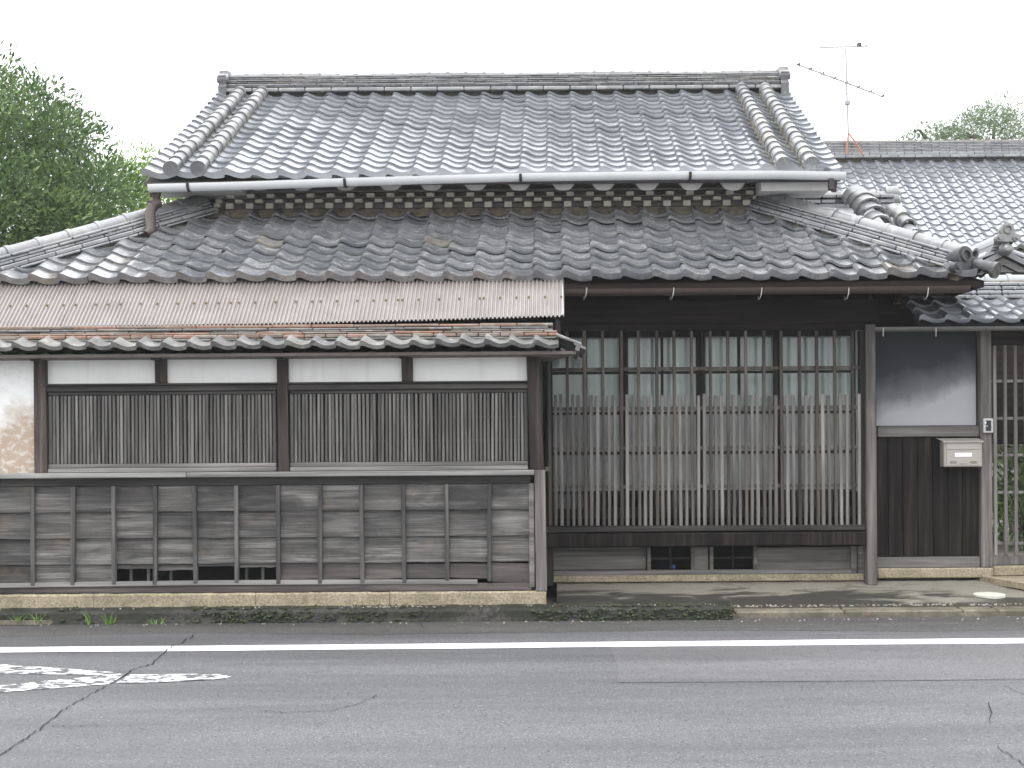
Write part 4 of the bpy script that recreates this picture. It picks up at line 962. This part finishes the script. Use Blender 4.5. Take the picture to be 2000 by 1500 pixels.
# garden seen through the slats
MB().box(PX(1936,12.4),7.5,12.6,17,.10,.135).build('garden_path',M['apron'],kind='structure')
gw_=thing('garden_wall',(6.0,15.6,.1),'grey stone garden wall seen through the slatted door','wall')
for r_ in range(6):
    x=3.2+(.25 if r_%2 else 0)
    while x<9:
        L=random.uniform(.4,.7); MB().box(x+.006,x+L-.006,15.5+random.uniform(-.02,.02),15.8,.10+r_*.22,.10+(r_+1)*.22-.008,.02,random.random()).build('stone',M['lid'] if random.random()<.3 else M['kerb_tan'],gw_); x+=L
MB().box(2.9,9,15.85,15.95,.1,3.2).build('back_hall_wall',M['black'],gw_)
MB().box(2.9,9,12.9,12.95,PZ(868,12.9,1960),2.9).build('gate_inner_screen',M['beam'],gate)

# ------------------------------------------------------------------ entrance gable behind the gate
por=thing('entrance_porch',(4.9,14.2,.1),'small tiled porch gable with round ridge end tile behind the gate','porch')
Yp=14.0; ax,az=P(1960,503,Yp); lx,lz=P(1815,578,Yp); rx,rz_=2*ax-lx,lz
for (ex,ez) in ((lx,lz),(rx,rz_)):
    d=Vector((ex-ax,0,ez-az)); 
    for t0,th,yo in ((0,.075,0),(-.085,.06,.03),(.08,.06,-.04)):
        m=MB().add([(ax,Yp+yo,az+t0),(ex,Yp+yo,ez+t0),(ex,Yp+yo,ez+t0-th),(ax,Yp+yo,az+t0-th),(ax,Yp+yo+.08,az+t0),(ex,Yp+yo+.08,ez+t0),(ex,Yp+yo+.08,ez+t0-th),(ax,Yp+yo+.08,az+t0-th)],[(3,2,1,0),(0,1,5,4),(2,3,7,6),(1,2,6,5),(4,5,6,7)]); m.build('barge_board',M['tile_cap'] if t0>0 else M['rail'],por)
    m=MB().add([(ax,Yp,az+.08),(ex,Yp,ez+.08),(ex,Yp+2.5,ez+.08),(ax,Yp+2.5,az+.08)],[(0,1,2,3)]); sl_=m.build('porch_roof',M['tile_rear'],por)
    sd_=1 if ex>ax else -1; ud=Vector((ax-ex,0,az-ez)).normalized(); xd=Vector((0,sd_,0)); 
    k=int(d.length/.2); me_p=T_g.data('porch_tile',M['tile_rear'])
    for i in range(k):
        for j in range(10):
            o_=Vector((ex,Yp+(.02+j*.205 if sd_>0 else 2.07-j*.205),ez+.09))+ud*(i*.195); inst('roof_tile',me_p,frame(o_,xd,ud),sl_)
MB().prism([(lx,lz-.1),(rx,rz_-.1),(ax,az-.1)],Yp+.12,Yp+.16).build('gable_panel',M['black'],por)
px_,pz_=P(1958,532,Yp+.02); MB().prism([(px_-.06,pz_-.06),(px_+.05,pz_-.06),(px_+.06,pz_+.03),(px_,pz_+.075),(px_-.06,pz_+.03)],Yp+.06,Yp+.11).build('gable_pendant',M['white'],por)
bP=Matrix.Translation((ax,Yp-.10,az+.05))@Matrix.Rotation(math.pi,4,'Z'); ornament(por,bP,0,.10,.115,M['tile_cap'],dl=.1)
m=MB().tube([(ax,Yp-.06,az+.075),(ax,Yp-.12,az+.075),(ax,Yp-.14,az+.075)],[.07,.06,.02],14); m.build('ridge_boss',M['tile_cap'],por)
m=MB().half((ax,Yp,az+.16),(ax,Yp+2.4,az+.16),.10,10,-10,190); m.build('porch_ridge',M['tile_rear'],por)
for i in range(4): MB().box(ax-.14+.02*i,ax+.14-.02*i,Yp+.02,Yp+2.4,az+.04+i*.035,az+.07+i*.035,.006).build('ridge_course',M['tile_low'],por)
for x_ in (lx+.25,rx-.25): MB().box(x_-.06,x_+.06,Yp+.2,Yp+.32,.1,az-.3).build('porch_post',M['post'],por)

# ------------------------------------------------------------------ rear house
rear=thing('rear_house',(9.0,24,.0),'rear house with long glossy grey tile roof beyond the gate','house')
YRe,YRr=22.8,26.5; zre=PZ(487,YRe,1900); zrr=PZ(312,YRr,1900); ar=math.atan((zrr-zre)/(YRr-YRe)); cr_,sr_=math.cos(ar),math.sin(ar)
xr0_,xr1_=PX(1500,YRe),16.0
dk=MB(); dk.add([(xr0_,YRe,zre-.03),(xr1_,YRe,zre-.03),(xr1_,YRr,zrr-.03),(xr0_,YRr,zrr-.03),(xr1_,2*YRr-YRe,zre-.03),(xr0_,2*YRr-YRe,zre-.03)],[(0,1,2,3),(3,2,4,5)]); rroof=dk.build('rear_roof',M['soffit'],rear)
wr=.268; er=(YRr-YRe)/cr_/17; T_r=tile(wr,er*1.25,.055,.026,.020); mr=T_r.data('rear_tile',M['tile_rear']); T_rE=tile(wr,er*1.25,.055,.035,.026,.06); mrE=T_rE.data('rear_eave_tile',M['tile_rear'])
ncr=int((xr1_-xr0_)/wr); vis=[j for j in range(ncr) if 1625 < CX+(xr0_+j*wr)*F/24.5 < 2035]
for i in range(17):
    for j in range(ncr):
        pass
stuff=MB(); base=frame((xr0_,YRe-.03,zre),(1,0,0),(0,cr_,sr_))
for i in range(17):
    for j in range(ncr):
        Mx=base@Matrix.Translation((j*wr,i*er,0))@jit(.004,.004,.003)
        if j in vis: inst('roof_tile' if i else 'eave_tile',mr if i else mrE,Mx,rroof)
        else: append(stuff,T_r,Mx,random.random())
stuff.build('roof_tiles',M['tile_rear'],rroof,kind='stuff')
rrg=MB().box(xr0_,xr1_,YRr-.15,YRr+.15,zrr-.05,zrr+.36).build('rear_ridge',M['mortar'],rear)
zz=zrr+.0
for k,(th,hw) in enumerate(((.05,.30),(.05,.26),(.028,.22),(.028,.215),(.028,.21),(.028,.205),(.028,.2),(.028,.195),(.028,.19))):
    m=MB(); nn=36
    for i in range(nn):
        of=(.5 if k%2 else .1)*(xr1_-xr0_)/nn; x0_=xr0_+of+(xr1_-xr0_)*i/nn; x1_=xr0_+of+(xr1_-xr0_)*(i+1)/nn; m.box(x0_+.004,x1_-.004,YRr-hw,YRr+hw,zz,zz+th,.006,random.random())
    m.build('ridge_course',M['tile_low'] if k%2 else M['tile_cap'],rrg,kind='stuff'); zz+=th+.005
me_rc=cap(.09,.35,.012,False,8).data('rear_cap',M['tile_low'])
for i in range(int((xr1_-xr0_)/.34)): inst('cap_tile',me_rc,frame((xr0_+(i+1)*.34,YRr,zz-.03),(0,1,0),(-1,0,0)),rrg)
MB().box(xr0_+.6,xr1_-.6,YRe+.8,2*YRr-YRe-.8,0,zre+.3).build('wall',M['white'],rear)
# antenna
an=thing('tv_antenna',(P(1655,300,26.3)[0],26.3,P(1655,300,26.3)[1]),'tall television antenna on red legs standing on the rear roof ridge','antenna')
Ya=26.25
def a3(px,py,Y=Ya): q=P(px,py,Y); return (q[0],Y,q[1])
MB().tube([a3(1657,262),a3(1654,180),a3(1652,96)],.016,8).build('mast',M['alum'],an)
for px,yy in ((1648,-.25),(1680,-.22),(1662,.3)): MB().tube([a3(1657,260),(a3((1657+px)/2,280)[0],Ya+yy*.5,a3((1657+px)/2,280)[2]),(a3(px,301)[0],Ya+yy,a3(px,301)[2]-.05)],.014,6).build('leg',M['red_metal'],an)
b1=MB().tube([a3(1600,93),a3(1694,90)],.011,6).build('boom',M['alum'],an)
for i in range(12):
    px=1603+i*8; c=a3(px,92); MB().tube([(c[0],c[1]-.16,c[2]),(c[0],c[1]+.16,c[2])],.006,5).build('element',M['alum'],b1)
c=a3(1678,88); MB().box(c[0]-.04,c[0]+.04,c[1]-.04,c[1]+.04,c[2]-.03,c[2]+.04,.01).build('junction_box',M['dark_metal'],b1)
MB().tube([a3(1690,84),a3(1695,94)],.008,5).build('reflector',M['alum'],b1)
b2=MB().tube([a3(1560,127,25.6),a3(1655,162),a3(1724,189,27.0)],.012,6).build('boom',M['alum'],an)
for i in range(8):
    t=i/7; px=1560+164*t; py=127+62*t; Yq=25.6+1.4*t; c=a3(px,py,Yq); MB().tube([(c[0]-.10-.02*i,c[1]-.35,c[2]-.03),(c[0]+.10+.02*i,c[1]+.35,c[2]+.03)],.006,5).build('element',M['alum'],b2); MB().tube([(c[0]-.03,c[1],c[2]),(c[0]+.03,c[1],c[2]+.03)],.02,6).build('clamp',M['dark_metal'],b2)
MB().tube([a3(1622,186),a3(1766,176)],.006,5).build('dipole',M['alum'],an)
c=a3(1655,200); MB().box(c[0]-.05,c[0]+.05,c[1]-.05,c[1]+.02,c[2]-.05,c[2]+.03,.01).build('junction_box',M['alum'],an)
MB().tube([a3(1640,160),a3(1645,190),a3(1652,235)],.004,5).build('cable',M['dark_metal'],an)
MB().tube([a3(1676,165),a3(1674,200),a3(1672,232)],.004,5).build('cable',M['dark_metal'],an)

# ------------------------------------------------------------------ small things by the gate
mbx=thing('mailbox',(PX(1880,Ygt),Ygt-.08,PZ(912,Ygt,1880)),'champagne metal mailbox with blank white nameplate hung on the black planks','mailbox')
Ym=Ygt-.15
def mz(py): return PZ(py,Ym,1880)
xm0,xm1=PX(1843,Ym),PX(1918,Ym)
m=MB(); m.box(xm0,xm1,Ym,Ygt-.03,mz(912),mz(862),.006); bd=m.build('body',M['box_metal'],mbx)
m=MB().add([(xm0-.012,Ym-.02,mz(862)+.001),(xm1+.008,Ym-.02,mz(862)+.001),(xm1+.004,Ygt-.02,mz(856)),(xm0-.03,Ygt-.02,mz(856)),(xm0-.012,Ym-.02,mz(862)-.008),(xm1+.008,Ym-.02,mz(862)-.008)],[(0,1,2,3),(4,5,1,0)]); m.build('lid',M['box_metal'],mbx)
MB().box(xm0+.02,xm1-.02,Ym-.006,Ym-.0005,mz(878),mz(865),.002).build('flap',M['box_metal'],mbx)
dr=MB().box(xm0+.02,xm1-.02,Ym-.008,Ym-.0005,mz(910),mz(880),.003).build('door',M['box_metal'],mbx)
MB().box(PX(1864,Ym),PX(1897,Ym),Ym-.0115,Ym-.0085,mz(892),mz(884.5),.001).build('nameplate',M['label'],dr)
for px in (1861,1900): MB().box(PX(px-6.5,Ym),PX(px+6.5,Ym),Ym-.0115,Ym-.0085,mz(905),mz(900.5),.003).build('finger_slot',M['box_dark'],dr)
x_,z_=P(1881,905,Ym-.01); m=MB().tube([(x_-.012,Ym-.012,z_),(x_+.02,Ym-.016,z_+.003)],.004,6); m.tube([(x_-.014,Ym-.007,z_),(x_-.014,Ym-.018,z_)],.007,10); m.build('latch',M['steel'],dr)
ic=thing('intercom',(PX(1925,Ygt),Ygt-.07,gz(845)),'grey intercom with black face fixed on the gate post','intercom')
gbox(1915.5,1934.5,818,846,Ygt-.075,Ygt-.051,.004).build('housing',plain('intercom_grey',(.42,.43,.42),.5,.4,0,.08,9,0),ic)
gbox(1920,1930,822,842,Ygt-.080,Ygt-.0755,.001).build('face',plain('intercom_black',(.015,.015,.018),.25,.5,0,.0,9,0),ic)
for px,py,r in ((1925,825.5,.007),(1923,832,.004),(1927.5,832,.004)): 
    x_=PX(px,Ygt-.08); z_=PZ(py,Ygt-.08,1925); MB().tube([(x_,Ygt-.0805,z_),(x_,Ygt-.083,z_)],r,10).build('button',M['label'],ic)
x_,z_=P(1932,1168,10.55); m=MB().tube([(x_,10.55,.060),(x_,10.55,.085),(x_,10.55,.0885)],[.125,.125,.115],28,True,False); m.build('drain_lid',M['lid'],None,'small round pale drain lid set in the concrete apron','drain lid')
for i,(px,py,s,lb) in enumerate(((1695,1206,.035,'curled orange dead leaf lying on asphalt at the tan kerb'),(1252,1164,.03,'small orange dead leaf lying on the wet dark apron'))):
    x_,Yq=road_pt(px,py); zq=.02
    if i==1: Yq=10.62; x_=PX(px,Yq); zq=.098
    m=MB().add([(x_-s,Yq,zq),(x_-s*.2,Yq-s*.4,zq+.006),(x_+s*1.1,Yq,zq+.012),(x_,Yq+s*.4,zq+.004)],[(0,1,2,3)]); m.build('dead_leaf',M['orange'],None,lb,'leaf')
# slab by the left kerb
sp_=[road_pt(-150,1222),road_pt(70,1222),road_pt(125,1211),road_pt(100,1206),road_pt(-150,1206)]
sp_=[(x,min(y,9.84)) for x,y in sp_]
m=MB(); n=len(sp_); m.add([(x,y,.004) for x,y in sp_]+[(x,y,.035) for x,y in sp_],[tuple(range(n,2*n))]+[(i,(i+1)%n,n+(i+1)%n,n+i) for i in range(n)]); m.build('broken_slab',M['kerb_tan'],None,'broken flat concrete slab lying against the mossy kerb','slab')

# ------------------------------------------------------------------ vegetation
def leaves(n_pts, cen, dirs, size, spread, fold=.25):
    """leaf-shaped folded quads: cen (n,3), dirs (n,3)"""
    n=len(cen); d=dirs+rng.normal(0,spread,(n,3)); d/=np.linalg.norm(d,axis=1,keepdims=True)
    up=rng.normal(0,1,(n,3)); s=np.cross(d,up); s/=np.linalg.norm(s,axis=1,keepdims=True); nn=np.cross(s,d)
    L=(size*rng.uniform(.6,1.25,n))[:,None]; wd=L*.36
    a=cen; t=cen+d*L; l=cen+d*L*.5+s*wd*.5+nn*wd*fold; r=cen+d*L*.5-s*wd*.5+nn*wd*fold
    V=np.empty((n*4,3)); V[0::4]=a; V[1::4]=l; V[2::4]=t; V[3::4]=r
    i=np.arange(n)*4; Fq=np.empty((n*2,3),int); Fq[0::2]=np.stack([i,i+1,i+2],1); Fq[1::2]=np.stack([i,i+2,i+3],1)
    return V,Fq
def tree(name,label,cen,rad,nblob,per,size,mat,trunk,blob=(.28,.5),group=None,shell=.55,shoots=0,seedoff=0,upbias=.5):
    t=thing(name,(trunk[0],trunk[1],0),label,'tree',group)
    cs=[]; ds=[]; rs=[]
    cen=np.array(cen); rad=np.array(rad)
    for b in range(nblob):
        v=rng.normal(0,1,3); v/=np.linalg.norm(v); v*=shell+(1-shell)*rng.random()**.5
        c=cen+v*rad; br=rng.uniform(*blob); k=int(per*(br/blob[1])**2)
        q=rng.normal(0,1,(k,3)); q/=np.linalg.norm(q,axis=1,keepdims=True)
        rr=br*rng.uniform(.45,1.08,k)**.7; q*=np.array([1,1,.75])
        cs.append(c+q*rr[:,None]); ds.append(q+np.array([0,0,upbias])); rs.append(np.clip(rng.normal(.45+.2*rng.normal(),.16,k),.02,.98))
    for sh in range(shoots):
        v=rng.normal(0,1,3); v[2]=abs(v[2])*.9+.1; v/=np.linalg.norm(v); c=cen+v*rad*1.02; L=rng.uniform(.12,.34); k=22
        tt=rng.random(k); dirn=np.array([.15*rng.normal()+v[0]*.35,.15*rng.normal(),1.0]); cs.append(c+dirn*(tt*L)[:,None]+rng.normal(0,.03,(k,3))); ds.append(rng.normal(0,.7,(k,3))+np.array([0,0,.8])); rs.append(rng.uniform(.5,.95,k))
    k=int(nblob*(22 if nblob>60 else 5)); q=rng.normal(0,1,(k,3)); q/=np.linalg.norm(q,axis=1,keepdims=True); q*=(rng.random(k)**.4)[:,None]*.84      # leaves filling the inside
    C=np.concatenate(cs); D=np.concatenate(ds); Rr=np.concatenate(rs); V,Fq=leaves(len(C),C,D,size,.35)
    V2,F2=leaves(k,cen+q*rad,q+np.array([0,0,.2]),size*2.0,.6); Fq=np.concatenate([Fq,F2+len(V)]); V=np.concatenate([V,V2]); Rr=np.concatenate([Rr,rng.uniform(.05,.5,k)])
    base=WL[t.name]; me=npmesh('crown',V-np.array(base),Fq,mat,np.repeat(Rr,2)); o=bpy.data.objects.new('crown',me); o.location=base; link(o,t)
    m=MB(); tz=cen[2]; m.tube([(trunk[0],trunk[1],-.1),(trunk[0]+.05,trunk[1],tz*.35),(trunk[0]+.1,trunk[1],tz*.8),(cen[0],cen[1],tz+rad[2]*.4)],[.20,.16,.12,.04],8)
    for k in range(9):
        a=rng.uniform(0,6.28); z0=tz*rng.uniform(.6,1.05); e=np.array([cen[0]+math.cos(a)*rad[0]*.75,cen[1]+math.sin(a)*rad[1]*.75,min(cen[2]+rad[2]*.7,z0+rad[2]*.6)])
        m.tube([(trunk[0]+.08,trunk[1],z0),tuple((np.array([trunk[0]+.08,trunk[1],z0])+e)/2+np.array([0,0,.15])),tuple(e)],[.07,.045,.015],6)
    m.build('trunk',M['bark'],t); return t
tree('evergreen_tree','large dense dark green evergreen tree rising behind the house hip','' and 0 or (-7.65,16.0,3.55),(2.45,2.2,2.35),430,430,.085,M['leaf'],(-7.6,16.0),(.3,.55),shell=.7,shoots=70)
tree('leafy_tree','yellow-green leafy tree seen below the white gutter',(-6.2,21.5,3.9),(2.1,1.5,1.85),110,300,.085,M['leaf_light'],(-6.2,21.5),(.3,.5),shell=.6,shoots=30)
tree('distant_tree','pale distant tree showing above the rear roof ridge',(13.5,41,10.2),(1.25,1.2,1.0),38,380,.10,M['leaf_far'],(13.2,41),(.35,.6),shell=.5,upbias=.2)
tree('distant_tree','thin distant tree with sparse branch tips above the rear roof ridge',(11.8,42,10.2),(.85,.8,.55),14,240,.10,M['leaf_far'],(11.6,42),(.25,.4),shell=.6,upbias=.2)
def shrub(c,rad,n,size,mat,label):
    C=np.array(c)+rng.normal(0,1,(n,3))*np.array(rad)*.5; D=(C-np.array(c))/np.array(rad)+np.array([0,0,.6]); V,Fq=leaves(n,C,D,size,.4)
    t=thing('garden_shrub',(c[0],c[1],.1),label,'shrub'); base=WL[t.name]
    me=npmesh('foliage',V-np.array(base),Fq,mat,np.repeat(rng.random(n),2)); o=bpy.data.objects.new('foliage',me); o.location=base; link(o,t)
    m=MB()
    for k in range(6): m.tube([(c[0]+.03*k,c[1],.1),(c[0]+rng.normal(0,rad[0]*.4),c[1]+rng.normal(0,.1),c[2])],[.012,.005],5)
    m.build('stems',M['bark'],t)
xg=PX(1993,13.6); shrub((xg,13.6,PZ(960,13.6,1990)),(.22,.3,.55),700,.10,M['leaf'],'tall dark shrub directly behind the slatted door')
shrub((xg-.12,14.2,.55),(.35,.3,.35),900,.07,M['leaf_light'],'low light green shrub beside the garden path')
shrub((xg+.35,13.9,1.3),(.25,.3,.4),300,.16,M['leaf'],'broad-leaved shrub with large leaves against the garden wall')
def tuft(px,py,n,h,label,sp=.10):
    x_,Yq=road_pt(px,py); Yq=min(Yq,9.83); m=MB()
    t=thing('grass_tuft',(x_,Yq,0),label,'grass tuft','grass tufts along the kerb')
    for k in range(n):
        a=random.uniform(0,6.28); L=h*random.uniform(.5,1.1); bx_=x_+random.uniform(-.03,.03); by=Yq+random.uniform(-.02,.02); lean=random.uniform(.2,1.0); w_=random.uniform(.003,.006)
        dx,dy=math.cos(a)*sp*lean,math.sin(a)*sp*.5*lean-.02; V=[]
        for i in range(5):
            s_=i/4; ww=w_*(1-s_**2); V+=[(bx_+dx*s_**1.6*1.3-ww,by+dy*s_,L*(s_-.35*lean*s_**2)),(bx_+dx*s_**1.6*1.3+ww,by+dy*s_,L*(s_-.35*lean*s_**2))]
        q=MB().add(V,[(2*i,2*i+1,2*i+3,2*i+2) for i in range(4)],True,random.random())
        b=len(m.v); m.v+=q.v; m.f+=[tuple(b+i for i in f) for f in q.f]; m.sm+=q.sm; m.r+=q.r
    m.build('blades',M['blade'],t,kind='stuff')
tuft(8,1212,26,.17,'thick upright grass tuft on the broken slab'); tuft(62,1211,10,.14,'sparse arching grass tuft between broken slab and kerb'); tuft(100,1212,14,.11,'low spreading grass tuft at the slab corner',.14)
tuft(232,1212,14,.11,'grass tuft at the kerb foot below the rotted clapboards',.12); tuft(212,1204,5,.13,'thin few-bladed grass sprig on the kerb face'); tuft(336,1212,6,.10,'small weedy sprig at the kerb under the rotted gap'); tuft(315,1213,4,.07,'tiny grass sprig beside the weedy sprig on the kerb')


def crumbs(name,mat,pts,size,flat,jag=.3):
    m=MB()
    for x,y,z in pts:
        r=size*random.uniform(.5,1.4); a0=random.uniform(0,6.28); ring=[]
        for k in range(5): q=r*random.uniform(1-jag,1+jag); ring.append((x+q*math.cos(a0+k*1.2566),y+q*.7*math.sin(a0+k*1.2566),z-.002))
        m.add(ring+[(x+r*random.uniform(-.3,.3),y+r*random.uniform(-.2,.2),z+r*flat*random.uniform(.6,1.2))],[(k,(k+1)%5,5) for k in range(5)],False,random.random())
    return m.build(name,mat,kind='stuff')
def on_kerb():
    x=random.uniform(-4.6,xk); f=random.random()
    return (x,9.842-.012*(1-f),f*.09) if random.random()<.6 else (x,random.uniform(9.86,9.96),.107)
crumbs('moss',M['moss'],[p for p in (on_kerb() for _ in range(2600)) if math.sin(p[0]*2.3)+.6*math.sin(p[0]*5.1+1)>random.uniform(-.6,1.2)],.016,.7)
crumbs('gravel',M['pebble'],[(random.gauss(-1.25,.22),random.uniform(9.86,9.95),.108) for _ in range(90)]+[(random.uniform(-4.5,1.2),random.uniform(9.855,9.95),.108) for _ in range(60)]+[(random.uniform(-.1,3.8),random.gauss(10.20,.03),.052) for _ in range(330)]+[(random.uniform(-4.6,4.2),random.gauss(9.80,.04),.002) for _ in range(130)],.009,.8)
crumbs('leaf_litter',M['litter'],[(random.uniform(1.2,3.7),random.gauss(10.21,.035),.056) for _ in range(60)]+[(random.uniform(1.0,3.5),random.uniform(9.98,10.12),.047) for _ in range(25)],.010,.25)
# ------------------------------------------------------------------ rain-laden air
def hazemat():
    t=NT('rain_haze'); t.t.nodes.remove(t.b); v=t.n('ShaderNodeVolumePrincipled'); v.inputs['Color'].default_value=(.95,.96,.98,1); v.inputs['Density'].default_value=.0011; t.l(v.outputs[0],t.out.inputs['Volume']); return t.m
MB().box(-152,152,-62,262,-1.7,13.5).build('haze',hazemat(),kind='stuff')
